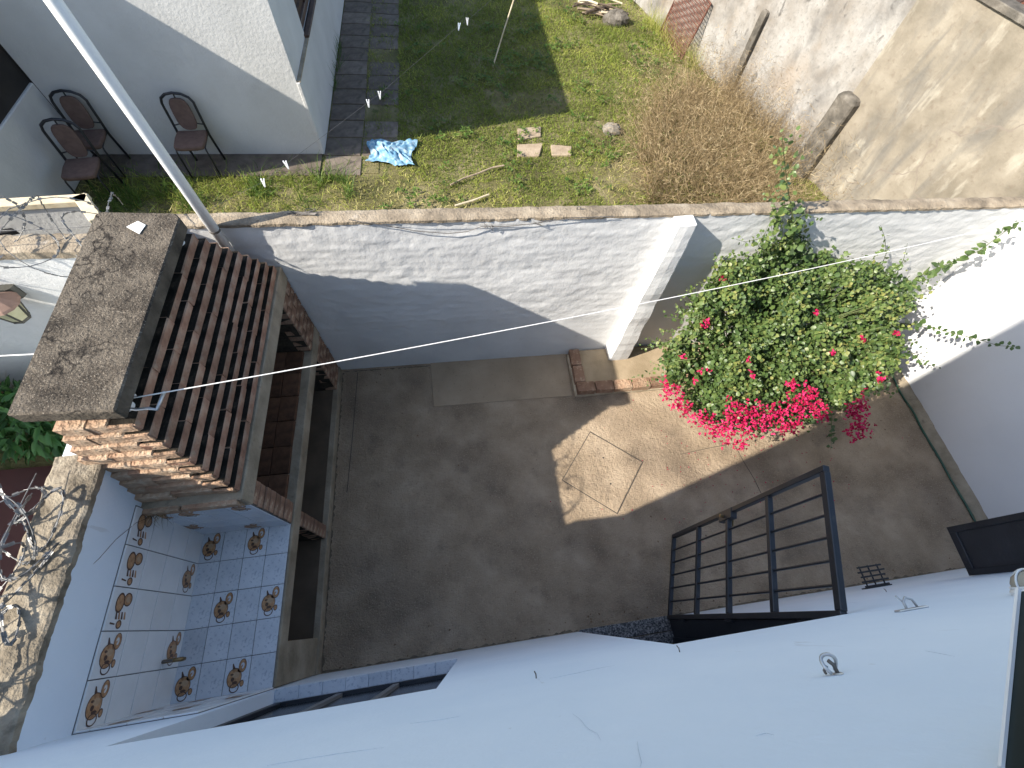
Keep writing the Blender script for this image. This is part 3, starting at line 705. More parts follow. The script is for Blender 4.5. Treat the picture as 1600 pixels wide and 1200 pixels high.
# -------------------------------------------------- small fittings on the house wall
vg = thing('metal_rack', 'small black metal rack sticking out low on the house wall', 'rack', (2.99, .0, .69))
for i in range(5):
    m = MB(); y = .015+.034*i; m.tube([(2.89-.01*(i % 2), y, .69), (3.10+.012*(i % 2), y, .69)], .0065, 6); m.build('bar', 'black_paint', vg)
for x in (2.915, 2.99, 3.07):
    m = MB(); m.tube([(x, -.004, .683), (x, .16, .683)], .006, 6); m.build('support', 'black_paint', vg)
m = MB(); m.box(2.88, 3.11, -.002, .008, .655, .70); m.build('back_plate', 'black_panel', vg)
def hook_round(px, label):
    P = ony(px, 0); t = thing('wall_hook', label, 'hook', (P[0], 0, P[2])); k = .42
    m = MB(); m.lathe([(.022*k, 0), (.024*k, .003*k), (.018*k, .008*k)], (0, 0, 0), 12)
    m.v = [(P[0]+a, c, P[2]+b) for a, b, c in m.v]; m.build('plate', 'galvanised', t)
    m = MB(); n = 18; m.tube([(P[0]-.016*k+.034*k*math.cos(q), k*(.045+.040*math.sin(q)), P[2]-.01*k+.012*k*math.sin(q*2)) for q in [i*2*math.pi/n*.86-.9 for i in range(n)]], .0085*k, 6); m.build('ring', 'galvanised', t, smooth=True)
    m = MB(); m.tube([(P[0], 0, P[2]), (P[0]-.005*k, .04*k, P[2]), (P[0]-.022*k, .06*k, P[2]-.004*k)], .010*k, 6); m.tube([(P[0]-.035*k, .04*k, P[2]-.01*k), (P[0]-.050*k, .022*k, P[2]-.02*k), (P[0]-.040*k, .008*k, P[2]-.03*k)], .007*k, 5); m.build('pin', 'wire_dark', t, smooth=True)
hook_round((1310, 1054), 'galvanised ring hook on a round plate high on the house wall')
P = ony((1425, 953), 0); t = thing('wall_hook', 'galvanised eye on a long flat plate screwed to the house wall', 'hook', (P[0], 0, P[2]))
m = MB(); m.obox((P[0], .003, P[2]), (.065, 0, 0), (0, .004, 0), (0, 0, .016)); m.build('plate', 'galvanised', t, bevel=.003)
m = MB(); m.tube([(P[0]-.02, .002, P[2]), (P[0]-.02, .03, P[2]), (P[0]-.005, .045, P[2]), (P[0]+.02, .035, P[2]), (P[0]+.03, .004, P[2])], .005, 6); m.tube([(P[0]-.02, .028, P[2]), (P[0]-.035, .055, P[2]-.006)], .0035, 5); m.build('eye', 'galvanised', t, smooth=True)
for px, lab in (((1062, 1019), 'small nail in the house wall above the doorway corner'), ((838, 1060), 'tiny bent nail in the house wall right of the kitchen window'), ((1385, 925), 'wall plug with a bent wire beside the black vent')):
    P = ony(px, 0); m = MB(); m.tube([(P[0], -.004, P[2]), (P[0], .012, P[2]+.001), (P[0]-.003, .020, P[2]-.005)], .0022, 6)
    tag(m.build('wall_nail', 'wire_dark'), lab, 'nail')
P = ony((1620, 926), 0)
t = thing('wall_lamp', 'round caged bulkhead lamp with cream glass on the house wall', 'lamp', (P[0], 0, P[2]))
def onwall(m, P):
    m.v = [(P[0]+a, c, P[2]+b) for a, b, c in m.v]; return m
onwall(MB().lathe([(.070, -.002), (.072, .010), (.064, .020)], (0, 0, 0), 20), P).build('base', 'lamp_white', t)
onwall(MB().lathe([(.060, .018), (.057, .04), (.045, .06), (.025, .072), (.007, .075)], (0, 0, 0), 20), P).build('globe', 'lamp_glass', t, smooth=True)
m = MB(); m.tube([(P[0]+.062*math.cos(q), .024, P[2]+.062*math.sin(q)) for q in [i*2*math.pi/20 for i in range(20)]], .004, 5, closed=True)
for a in (0, math.pi/2):
    m.tube([(P[0]+.064*math.cos(q)*math.cos(a), .020+.062*math.sin(q), P[2]+.064*math.cos(q)*math.sin(a)) for q in [i*math.pi/12 for i in range(13)]], .004, 5)
m.build('cage', 'lamp_white', t, smooth=True)

# -------------------------------------------------- hose, ropes and wires
m = MB(); pts = []
for i in range(30):
    y = 2.25-i*.075; pts.append((5.0-.035*(2.0-y)/1.6+.012*math.sin(i*.9)*(1 if i < 10 else .35), y, .012))
m.tube(pts, .0105, 7); tag(m.build('garden_hose', 'hose_green', smooth=True), 'dark green hose lying along the foot of the side wall', 'hose')
A = np.array([-1.50, 1.25, 2.265]); B = np.array([5.09, 2.55, 2.02]); pts = []
for i in range(60):
    q = i/59; p = A+(B-A)*q; p[2] -= .10*4*q*(1-q)*.9; pts.append(tuple(p))
m = MB(); m.tube(pts, .0031, 6); tag(m.build('clothes_line', 'rope_white', smooth=True), 'white rope strung across the patio from the chimney to the far corner', 'rope')
t = thing('wire_loop', 'twisted galvanised wire wound round the chimney slab support', 'wire', (-1.48, 1.2, 2.2))
m = MB(); m.tube([onz(px, 2.262) for px in ((160, 627), (172, 637), (186, 633), (196, 620), (206, 614), (211, 619))], .0075, 6)
m.tube([onz(px, 2.24) for px in ((165, 634), (190, 637), (214, 640), (232, 638), (245, 640), (250, 628), (257, 612))], .0075, 6)
m.tube([onz(px, 2.25) for px in ((182, 616), (192, 626), (193, 636), (180, 640), (176, 630), (184, 621))], .006, 6)
m.tube([(-1.51+.034*math.cos(q), 1.252+.034*math.sin(q), 2.235+.004*q) for q in [i*.5 for i in range(28)]], .0045, 5)
m.build('strand', 'galvanised', t, smooth=True)
m = MB(); wp = [(545, 343), (560, 346), (600, 352), (650, 361), (700, 365), (730, 362), (752, 354), (790, 354), (830, 350), (850, 347), (900, 340), (960, 338)]
m.tube([ony(p, D-.022) for p in wp], .0028, 5); m.tube([ony(p, D-.02) for p in ((560, 346), (650, 351), (760, 352), (840, 350))], .0016, 4)
for c in ((757, 354), (766, 356), (842, 349)):
    for k in range(3): m.tube([ony((c[0]+random.uniform(-9, 9), c[1]+random.uniform(-5, 5)), D-.024) for _ in range(3)], .002, 4)
tag(m.build('slack_wire', 'wire_dark'), 'slack rusty wire hanging along the top of the back wall', 'wire')
m = MB()
for k in range(7):
    c = np.array([-1.02, 2.80, 1.925]); m.tube([c+np.array([random.uniform(-.10, .10), random.uniform(-.03, .03), random.uniform(0, .025)]) for _ in range(4)], .003, 4)
tag(m.build('tangled_wire', 'wire_dark'), 'rusty wire tangle on the back wall top beside the white pole', 'wire')
m = MB(); m.tube([(.90, 2.79, 1.91), (.905, 2.785, 1.95), (.93, 2.78, 1.955), (.925, 2.785, 1.93)], .004, 5)
tag(m.build('bent_nail', 'wire_dark'), 'bent iron loop set in the back wall top', 'nail')
t = thing('white_pole', 'tall white plastic pipe standing behind the barbecue hood', 'pole', (-1.555, 2.672, 1.56))
m = MB(); m.tube([(-1.562, 2.688, 1.56), (-1.562, 2.688, 2.6), (-1.572, 2.69, 4.4)], .032, 20); m.build('pipe', 'pvc', t, smooth=True)
m = MB(); m.lathe([(.0335, 1.90), (.0335, 1.915)], (-1.562, 2.688, 0), 20); m.build('strap', 'wire_dark', t)
# razor wire
def coil(label, a, b, r, turns, seed, squash=.8, n=26):
    rr = random.Random(seed); a, b = np.array(a, float), np.array(b, float); ax = (b-a)/np.linalg.norm(b-a)
    s1 = np.cross(ax, [0, 0, 1.]); s1 /= np.linalg.norm(s1); s2 = np.array([0, 0, 1.])
    t = thing('razor_wire', label, 'razor wire', tuple((a+b)/2), 0, 'razor wire coils'); P = []
    for i in range(int(turns*n)+1):
        q = i/(turns*n); th = 2*math.pi*turns*q
        rad = r*(1+.22*math.sin(th*.37+seed)+rr.uniform(-.02, .02))
        P.append(a+(b-a)*q+s1*rad*math.cos(th)+s2*squash*rad*(math.sin(th)+.55)+ax*.10*math.sin(th*1.7+seed))
    m = MB(); m.tube(P, .0026, 5); m.build('strand', 'wire_grey', t, smooth=True)
    m = MB()
    for i in range(1, len(P)-1):
        for sub in (0, .5):
            p = P[i]+(P[i+1]-P[i])*sub; d = P[i+1]-P[i]; d = d/np.linalg.norm(d)
            nrm = np.cross(d, [rr.uniform(-1, 1), rr.uniform(-1, 1), rr.uniform(-1, 1)]); nrm /= np.linalg.norm(nrm)+1e-9
            if rr.random() < .75: m.obox(p, d*.011, nrm*.0075, np.cross(d, nrm)*.0009)
    tag(m.build('barbs', 'wire_grey', t), kind='stuff')
coil('razor wire coil lying along the pale top of the leaning wall', (-2.06, .02, 1.98), (-2.02, 1.0, 1.98), .17, 6.3, 3)
coil('razor wire coil over the lower wall beyond the chimney', (-2.05, 2.62, 1.82), (-3.6, 2.72, 1.84), .23, 9.5, 8)
coil('rusty razor wire loops lying flat on the leaning wall top', (-1.96, .05, 1.935), (-1.92, .98, 1.94), .10, 4.6, 14, .25)
for seed, pts, lab in ((5, [(-1.99, -.02, 2.10), (-1.985, .5, 2.03), (-1.97, 1.06, 1.99)], 'straight wire strand stretched over the leaning wall'),
                       (6, [(-2.02, 2.74, 1.93), (-2.5, 2.72, 1.92), (-3.6, 2.66, 1.95)], 'straight wire strand running above the lower wall')):
    m = MB(); m.tube(pts, .0022, 5); tag(m.build('straight_wire', 'wire_grey'), lab, 'wire')
m = MB(); m.tube([ony((-20, 557), 2.0), ony((60, 553), 2.0), ony((105, 549), 2.0)], .004, 5); tag(m.build('neighbour_line', 'rope_white'), 'white line stretched below the razor wire in the next yard', 'rope')
# dry twig tuft where hood and tiles meet
V = []; F = []; T = []
def ribbons(starts, dirs, lens, widths, seg=3, curl=.3, seed=0, grav=0.0):
    rg = np.random.default_rng(seed); n = len(starts); P = np.array(starts, float); d = np.array(dirs, float); d /= np.linalg.norm(d, axis=1)[:, None]
    side = np.cross(d, rg.normal(size=(n, 3))); side /= np.linalg.norm(side, axis=1)[:, None]+1e-9
    Vs = np.zeros((n, seg+1, 2, 3)); st = (np.array(lens)/seg)[:, None]; w = np.array(widths)
    for k in range(seg+1):
        ww = (w*(1-k/(seg+.4)))[:, None]*side
        Vs[:, k, 0] = P-ww; Vs[:, k, 1] = P+ww
        d = d+rg.normal(size=(n, 3))*curl/seg; d[:, 2] -= grav/seg; d /= np.linalg.norm(d, axis=1)[:, None]; P = P+d*st
    base = np.arange(n)[:, None]*(seg+1)*2; q = []
    for k in range(seg): q.append(np.stack([base[:, 0]+2*k, base[:, 0]+2*k+1, base[:, 0]+2*k+3, base[:, 0]+2*k+2], -1))
    return Vs.reshape(-1, 3), np.concatenate(q), P
def stuff_ribbons(name, material, starts, dirs, lens, widths, tint, parent=None, **kw):
    seg = kw.get('seg', 3); Vv, Ff, tips = ribbons(starts, dirs, lens, widths, **kw)
    return mesh_np(name, Vv, Ff, material, np.repeat(tint, (seg+1)*2), parent=parent), tips
n = 90; st = np.stack([RNG.uniform(-1.83, -1.70, n), RNG.uniform(.955, .985, n), RNG.uniform(1.44, 1.50, n)], -1)
dr = RNG.normal(size=(n, 3))*[1, .5, .5]+[0, -.5, .15]
o, _ = stuff_ribbons('dry_tuft', 'dry_stem', st, dr, RNG.uniform(.04, .11, n), np.full(n, .0014), RNG.random(n)*.5, seg=2, curl=.6, seed=2)
tag(o, 'tuft of dry twigs where the hood meets the tiles', 'twigs', kind='stuff')
st = np.array([(-1.765, .98, 1.46)]); 
m = MB(); m.tube([(-1.76, .965, 1.47), (-1.80, .90, 1.56), (-1.80, .80, 1.66), (-1.79, .70, 1.74), (-1.79, .60, 1.83)], .0012, 5); tag(m.build('dead_twig', 'bark'), 'thin dead twig trailing over the white wall above the tiles', 'twig')

# -------------------------------------------------- leaves
LT = np.array([(0, 0, 0), (.3, 0, -.02), (.7, 0, -.02), (1, 0, -.10), (.28, -.46, .07), (.28, .46, .07), (.68, -.36, .04), (.68, .36, .04)])
LF = [(0, 5, 1, 1), (0, 1, 4, 4), (1, 5, 7, 2), (4, 1, 2, 6), (2, 7, 3, 3), (6, 2, 3, 3)]
def leaves(name, material, P, ax, nrm, size, width, tint, parent=None):
    P, ax, nrm = np.array(P, float), np.array(ax, float), np.array(nrm, float)
    ax /= np.linalg.norm(ax, axis=1)[:, None]+1e-9; nrm = nrm-ax*(nrm*ax).sum(1)[:, None]; nrm /= np.linalg.norm(nrm, axis=1)[:, None]+1e-9
    sd_ = np.cross(nrm, ax); s = np.array(size)[:, None, None]; w = np.array(width)[:, None, None]
    V = P[:, None]+LT[None, :, 0:1]*ax[:, None]*s+LT[None, :, 1:2]*sd_[:, None]*w+LT[None, :, 2:3]*nrm[:, None]*s
    n = len(P); base = np.arange(n)[:, None]*8
    me = bpy.data.meshes.new(name); V = V.reshape(-1, 3)
    if parent is not None: V = V-np.array(ORG[parent.name])
    tri = np.array([(0, 5, 1), (0, 1, 4), (1, 5, 7), (1, 7, 2), (4, 1, 2), (4, 2, 6), (2, 7, 3), (6, 2, 3)])
    F = (tri[None]+base[:, :, None]).reshape(-1, 3)
    return mesh_np(name, V, F, material, np.repeat(tint, 8), smooth=False, parent=None if parent is None else None) if parent is None else _par(mesh_np(name, V, F, material, np.repeat(tint, 8)), parent)
def _par(o, p): o.parent = p; return o

# -------------------------------------------------- bougainvillea
bg = thing('bougainvillea', 'bougainvillea shrub with magenta flowers along its lower edge by the back wall', 'shrub', (3.0, 2.5, .08))
def zsurf(x, y): return .72+(y-1.30)*.80-np.maximum(0, 2.35-x)*.75-np.maximum(0, x-3.9)*.25
def hit(px):
    d = ray(px); lo, hi = 0.3, 1.2
    ts = np.linspace(2.0/abs(d[2]), 4.05/abs(d[2]), 160)
    P = CAM+d*ts[:, None]; f = P[:, 2]-zsurf(P[:, 0], P[:, 1]); k = np.argmax(f < 0)
    p = P[k].copy(); 
    if p[1] > 2.66: p = ony(px, 2.66)
    if p[0] > 5.0: p = onx(px, 5.0)
    return p
def inpoly(x, y, poly):
    c = False; n = len(poly)
    for i in range(n):
        x1, y1 = poly[i]; x2, y2 = poly[i-1]
        if (y1 > y) != (y2 > y) and x < (x2-x1)*(y-y1)/(y2-y1)+x1: c = not c
    return c
CROWN = [(1212, 345), (1240, 352), (1262, 392), (1330, 408), (1385, 420), (1420, 440), (1428, 470), (1400, 495), (1412, 540), (1398, 575), (1385, 600), (1350, 615), (1330, 640), (1290, 640), (1270, 655),
         (1235, 665), (1205, 668), (1180, 672), (1150, 668), (1110, 655), (1075, 635), (1050, 605), (1040, 585), (1032, 560), (1030, 545), (1075, 520), (1090, 500), (1080, 482), (1088, 462), (1110, 440), (1118, 415), (1150, 412), (1185, 395), (1200, 370)]
root = np.array([3.05, 2.48, .08])
LP, LA, LN, LS, LTn = [], [], [], [], []; BRN = MB()
def add_leaf(p, a, nr, s, t): LP.append(p); LA.append(a); LN.append(nr); LS.append(s); LTn.append(t)
rg = np.random.default_rng(5)
cnt = 0
up = np.array([-.35, -.45, .8])
while cnt < 1300:
    u, v = rg.uniform(1000, 1440), rg.uniform(340, 680)
    if not inpoly(u, v, CROWN): continue
    clump = fbm(np.array([u/46.]), np.array([v/40.]), 77, 3)[0]
    if clump < .33 and rg.random() < .7: continue
    p = hit((u, v)); dep = .34-.95*(clump-.25) + .10*rg.random()**2; dep = min(max(dep, -.10), .30)
    rv = ray((u, v)); rv = rv/np.linalg.norm(rv); p = p+rv*dep*1.3
    if p[1] > 2.68: p[1] = 2.68
    cnt += 1
    out = p-np.array([3.0, 2.3, .4]); out = out/np.linalg.norm(out)
    tw = out+rg.normal(size=3)*.6+np.array([0, -.25, .05]); upc = up+rg.normal(size=3)*.35; szc = rg.uniform(.8, 1.25); tw /= np.linalg.norm(tw)
    nL = rg.integers(9, 15); Ls = rg.uniform(.14, .24); warm = rg.normal()*.14 + (.22 if (u > 1290 and 440 < v < 580 and rg.random() < .5) else 0)
    if cnt % 3 == 0:
        mid = (root+p)/2+rg.normal(size=3)*.08; BRN.tube([root+rg.normal(size=3)*.03*[1, 1, 0], mid, p-tw*Ls*.5], [.008, .005, .003], 5)
    q0 = p-tw*Ls*.5
    for k in range(nL):
        f = k/nL; q = q0+tw*Ls*f+rg.normal(size=3)*.022
        if q[1] > 2.70: q[1] = 2.70
        if q[0] > 5.04: q[0] = 5.04
        a = tw*.4+rg.normal(size=3)*.7; nr = upc+rg.normal(size=3)*.30
        add_leaf(q, a, nr, szc*rg.uniform(.031, .052)*(1-.3*f), .40+warm+.35*(clump-.45)+rg.normal()*.14+.12*f)
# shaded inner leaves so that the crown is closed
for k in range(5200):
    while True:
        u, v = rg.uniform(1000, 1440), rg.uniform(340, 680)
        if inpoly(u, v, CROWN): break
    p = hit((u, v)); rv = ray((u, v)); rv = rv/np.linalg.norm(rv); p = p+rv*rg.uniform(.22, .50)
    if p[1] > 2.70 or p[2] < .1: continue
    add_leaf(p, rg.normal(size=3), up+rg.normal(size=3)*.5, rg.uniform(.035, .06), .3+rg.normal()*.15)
# long shoots outside the crown: pixel path + plane that fixes their distance
def shoot(path, fn, nleaf, size, tintm=.5, r=.0035, twosided=True, spread=.02):
    P = [np.array(fn(p), float) for p in path]
    Q = []
    for i in range(len(P)-1):
        for k in range(6): Q.append(P[i]+(P[i+1]-P[i])*k/6)
    Q.append(P[-1]); nn = len(Q)
    BRN.tube([tuple(q) for q in Q], [r*(1-.7*i/nn) for i in range(nn)], 5)
    for k in range(nleaf):
        f = (k+rg.random())/nleaf; i = min(int(f*(nn-1)), nn-2); q = Q[i]+(Q[i+1]-Q[i])*(f*(nn-1)-i)
        t = Q[i+1]-Q[i]; t = t/np.linalg.norm(t); sd2 = np.cross(t, up); sd2 /= np.linalg.norm(sd2)
        a = sd2*(1 if k % 2 else -1)+t*.5+rg.normal(size=3)*.6+np.array([0, 0, -.35])
        add_leaf(q+rg.normal(size=3)*spread*.4, a, up+rg.normal(size=3)*.6, size*(1-.5*f)*rg.uniform(.55, 1.15), tintm+rg.normal()*.14)
yb = lambda y: (lambda p: ony(p, y))
xr = lambda x: (lambda p: onx(p, x))
shoot([(1245, 385), (1240, 345), (1232, 300), (1226, 255), (1222, 213)], yb(2.62), 120, .066, .5, .005, spread=.11)
shoot([(1240, 350), (1255, 335), (1275, 340), (1290, 342)], yb(2.6), 8, .055, .5)
shoot([(1215, 385), (1190, 372), (1165, 378), (1150, 374)], yb(2.5), 20, .05, .62, spread=.05)
shoot([(1205, 400), (1185, 385), (1195, 365), (1200, 352)], yb(2.5), 16, .05, .6, spread=.05)
shoot([(1125, 430), (1105, 445), (1090, 440)], hit, 10, .055, .5, spread=.05)
shoot([(1120, 440), (1105, 455), (1112, 470), (1130, 482)], hit, 16, .06, .35, spread=.05)
shoot([(1110, 500), (1085, 495), (1060, 498), (1038, 495)], hit, 18, .052, .35, spread=.04)
shoot([(1090, 535), (1060, 538), (1030, 540), (1002, 545)], hit, 34, .045, .55, spread=.06)
shoot([(1085, 560), (1055, 565), (1035, 572), (1015, 566)], hit, 22, .042, .6, spread=.06)
shoot([(1372, 430), (1385, 395), (1382, 370), (1376, 352)], yb(2.58), 14, .05, .55, spread=.03)
shoot([(1400, 430), (1412, 405), (1418, 380)], yb(2.58), 6, .035, .5)
shoot([(1405, 445), (1450, 425), (1490, 408), (1530, 392), (1570, 362), (1592, 348)], xr(4.70), 70, .082, .40, .005, spread=.03)
shoot([(1400, 455), (1430, 445), (1460, 432)], xr(4.6), 40, .072, .4, spread=.05)
shoot([(1405, 505), (1445, 508), (1485, 520), (1520, 528), (1560, 540), (1590, 542)], xr(4.55), 40, .078, .28, .0045, spread=.02)
shoot([(1415, 545), (1440, 565), (1465, 575)], xr(4.5), 20, .055, .35)
shoot([(1300, 640), (1302, 675), (1305, 705), (1310, 740)], lambda p: hit((p[0], min(p[1], 660)))+np.array([.02*(p[1] > 680), -.0022*max(0, p[1]-660), -.0030*max(0, p[1]-660)]), 22, .062, .22, .004, spread=.02)
for k in range(46):
    i = rg.integers(0, len(CROWN)); a_, b_ = np.array(CROWN[i], float), np.array(CROWN[i-1], float); c_ = a_+(b_-a_)*rg.random(); o_ = c_-np.array([1230, 530]); o_ /= np.linalg.norm(o_)
    if o_[1] > .55: continue
    ln_ = rg.uniform(14, 42); e_ = c_+o_*ln_+rg.normal(size=2)*8
    shoot([tuple(c_-o_*16), tuple(c_), tuple((c_+e_)/2+rg.normal(size=2)*4), tuple(e_)], hit, int(ln_*.34)+5, .05, .55, .0025, spread=.03)
LP, LA, LN, LS, LTn = map(np.array, (LP, LA, LN, LS, LTn))
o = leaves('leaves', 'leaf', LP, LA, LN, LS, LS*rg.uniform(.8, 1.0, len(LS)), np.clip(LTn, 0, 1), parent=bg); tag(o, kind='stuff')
BRN.build('branches', 'stem_green', bg)
m = MB()
for k, (dx, dy) in enumerate(((0, 0), (.04, .03), (-.05, .02))):
    m.tube([(3.05+dx, 2.48+dy, .04), (3.03+dx*2, 2.46+dy, .35), (3.0+dx*5, 2.40+dy, .7), (2.95+dx*9, 2.3, 1.0)], [.028, .024, .018, .010], 8)
m.build('trunk', 'bark', bg, smooth=True)
# flowers: clusters of papery bracts
CL = [(1040, 598, 9), (1048, 612, 13), (1060, 628, 14), (1072, 640, 12), (1090, 655, 12), (1105, 660, 12), (1120, 668, 14), (1135, 672, 12), (1150, 640, 16), (1148, 655, 15), (1165, 645, 13), (1160, 665, 14), (1160, 682, 13), (1185, 640, 11), (1180, 660, 13),
      (1200, 655, 13), (1215, 645, 14), (1225, 662, 14), (1242, 662, 12), (1240, 632, 12), (1250, 640, 13), (1262, 612, 12), (1256, 622, 10), (1275, 635, 13), (1282, 648, 12), (1235, 600, 8), (1240, 606, 6), (1330, 640, 12), (1342, 645, 14), (1338, 660, 14), (1350, 668, 11), (1345, 632, 10), (1335, 672, 9),
      (1105, 578, 4), (1095, 580, 4), (1175, 585, 5), (1098, 508, 6), (1104, 504, 5), (1130, 436, 5), (1066, 556, 5), (1375, 590, 8), (1348, 610, 6), (1300, 552, 5), (1350, 530, 4), (1085, 595, 4), (1170, 562, 4), (1402, 520, 4), (1276, 490, 4)]
FP, FA, FN, FS, FT = [], [], [], [], []
for (u, v, r) in CL:
    nf = int(r*r*.23)+3
    for k in range(nf):
        q = rg.normal(size=2)*r*.58; p = hit((u+q[0], min(v+q[1], 690)))
        if v+q[1] > 655: p = p+np.array([0, -.0012, -.0016])*(v+q[1]-655)
        rv = ray((u, v)); p = p-rv/np.linalg.norm(rv)*rg.uniform(-.03, .06)
        c = rg.normal(size=3); tt = np.clip(.5+rg.normal()*.32, 0, 1)
        for b in range(3):
            a = rg.normal(size=3)+np.array([-.1, -.3, .4]); FP.append(p); FA.append(a); FN.append(up+rg.normal(size=3)*.5); FS.append(rg.uniform(.015, .024)); FT.append(tt+rg.normal()*.08)
FP, FA, FN, FS, FT = map(np.array, (FP, FA, FN, FS, FT))
o = leaves('flowers', 'bract', FP, FA, FN, FS, FS*.9, np.clip(FT, 0, 1), parent=bg); tag(o, kind='stuff')
# grime along the wall feet
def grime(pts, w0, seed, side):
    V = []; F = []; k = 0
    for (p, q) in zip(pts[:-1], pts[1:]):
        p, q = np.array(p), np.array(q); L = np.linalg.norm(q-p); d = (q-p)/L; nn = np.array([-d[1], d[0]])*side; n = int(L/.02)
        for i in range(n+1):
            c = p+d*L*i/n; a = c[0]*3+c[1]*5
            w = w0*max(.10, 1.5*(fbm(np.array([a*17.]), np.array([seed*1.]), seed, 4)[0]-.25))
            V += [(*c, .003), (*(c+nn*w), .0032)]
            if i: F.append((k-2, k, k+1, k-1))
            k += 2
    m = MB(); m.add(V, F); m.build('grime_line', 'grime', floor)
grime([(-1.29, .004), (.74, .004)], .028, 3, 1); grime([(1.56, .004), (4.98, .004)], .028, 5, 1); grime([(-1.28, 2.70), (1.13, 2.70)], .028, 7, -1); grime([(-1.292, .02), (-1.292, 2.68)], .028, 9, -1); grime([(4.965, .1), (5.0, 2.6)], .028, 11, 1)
n = 130; q = RNG.normal(size=(n, 2))*[.75, .33]+[2.75, 1.25]; P = np.stack([q[:, 0], np.clip(q[:, 1], .1, 2.1), np.full(n, .006)], -1)
o = leaves('fallen_petals', 'bract', P, RNG.normal(size=(n, 3))*[1, 1, .1], RNG.normal(size=(n, 3))*.3+[0, 0, 1], RNG.uniform(.010, .018, n), RNG.uniform(.008, .014, n), RNG.random(n)*.5)
tag(o, 'fallen magenta petals scattered on the floor below the bougainvillea', 'petals', kind='stuff')
# litter on the patio
n = 150; P = np.stack([RNG.uniform(-1.2, 5.0, n), RNG.uniform(.02, 2.6, n), np.full(n, .004)], -1); P[:50, 1] = RNG.uniform(.02, .12, 50); P[50:80, 0] = RNG.uniform(4.5, 4.98, 30); P[80:100, 1] = RNG.uniform(2.5, 2.68, 20); P[80:100, 0] = RNG.uniform(-1.2, 1.1, 20)
o = leaves('fallen_leaves', 'dry_leaf', P, RNG.normal(size=(n, 3))*[1, 1, .1], RNG.normal(size=(n, 3))*.25+[0, 0, 1], RNG.uniform(.008, .022, n), RNG.uniform(.008, .018, n), RNG.random(n))
tag(o, 'scattered dry leaf bits lying on the patio floor', 'leaf litter', kind='stuff')

# ================================================================== BEYOND THE BACK WALL: THE NEIGHBOUR'S GARDEN
FY, SX, HX = 6.33, -1.787, -4.65
nh = thing('neighbour_house', 'white neighbouring house with a sunlit corner and brown side window', 'house', (-3, 8, 0))
mb = MB(); mb.box(HX, SX, FY, FY+.2, 0, 2.72); mb.build('wall', 'neighbour_white', nh)
fr = lambda x, y, z: (SX-.2+y, x, z)
holed_wall(FY+.2, 13.5, 0, 2.72, [(7.42, 8.85, .98, 2.25)], 0, .2, fr).build('wall', 'neighbour_white', nh)
mb = MB(); mb.prism([(SX-.001, FY-.012), (SX+.04, FY-.012), (SX+.04, 13.5), (SX-.001, 13.5)], 0, .93); mb.build('plinth', 'neighbour_white', nh, bevel=.006)
mb = MB(); mb.prism([(SX+.002, FY+.01), (SX+.044, FY+.01), (SX+.044, 7.40), (SX+.002, 7.40)], .925, .945); mb.build('plinth_ledge', 'grey_concrete', nh)
mb = MB(); mb.box(HX-3.0, SX+.02, FY-.02, 13.6, 2.72, 2.85); mb.build('roof', 'grey_concrete', nh)
wf = MB()
for y0, y1, z0, z1 in ((7.42, 7.50, .98, 2.25), (8.77, 8.85, .98, 2.25), (8.10, 8.18, 1.06, 2.17), (7.50, 8.77, .98, 1.06), (7.50, 8.77, 2.17, 2.25)): wf.box(SX-.10, SX-.02, y0, y1, z0, z1)
wo = wf.build('window', 'wood_brown', nh, bevel=.006)
for y0, y1 in ((7.50, 8.10), (8.18, 8.77)):
    for k in range(9):
        m = MB(); z = 1.06+k*.1233; m.obox((SX-.06, (y0+y1)/2, z+.06), (.02, 0, .0), (0, (y1-y0)/2, 0), (.012, 0, .055)); m.build('slat', 'wood_brown', wo)
m = MB(); m.box(SX-.02, SX+.06, 7.38, 8.89, .945, .98); m.build('window_sill', 'wood_brown', nh, bevel=.005)
# wing with an open gallery over a low wall: its roof edge throws the slanting shadow on the white wall
wing = thing('house_wing', 'shaded side wing with a low white wall under a dark open gallery', 'house', (HX-1.5, 6, 0))
mb = MB(); mb.box(HX-.18, HX, 4.75, FY, 0, .88); mb.build('low_wall', 'neighbour_white', wing, bevel=.01)
mb = MB(); mb.box(HX-3, HX, 5.32, FY-.03, 2.62, 2.79); mb.build('roof', 'grey_concrete', wing)
mb = MB(); mb.box(HX-3, HX-2.8, 5.42, FY, 0, 2.62); mb.build('wall', 'stain_and_gallery_shade', wing)
mb = MB(); mb.box(HX-2.8, HX, FY+.005, FY+.04, .0, 2.62); mb.build('wall', 'stain_and_gallery_shade', wing)
mb = MB(); mb.box(HX-2.8, HX-.19, 4.75, 4.9, 0, .6); mb.build('wall', 'stain_and_gallery_shade', wing)
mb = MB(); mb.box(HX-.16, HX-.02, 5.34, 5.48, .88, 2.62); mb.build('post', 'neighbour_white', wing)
mb = MB(); mb.box(HX-.15, HX-.03, 5.50, FY, .88, 2.62); mb.build('gallery_shade_panel', 'stain_and_gallery_shade', wing)  # dark panel filling the open gallery, its shade put into the colour
# paved strips
pv = tag(MB().box(HX, -1.78, 5.86, FY-.012, -.05, .012).build('paved_strip', 'paver'), kind='structure')
path = tag(MB().box(-1.745, -1.0, 5.9, 12.6, -.05, .004).build('garden_path', 'soil'), kind='structure')
PV = MB().box(-.245, .245, -.20, .20, -.03, .018).mesh('paver', 'paver', bevel=.006)
for j in range(16):
    for i, x in enumerate((-1.49, -.98)):
        if i == 1 and j in (0, 3, 7): continue
        inst('paver', PV, path, (x+random.uniform(-.012, .012), 6.06+.421*j, 0 if i == 0 else -.006), (random.uniform(-.01, .01), random.uniform(-.01, .01), random.uniform(-.02, .02)))

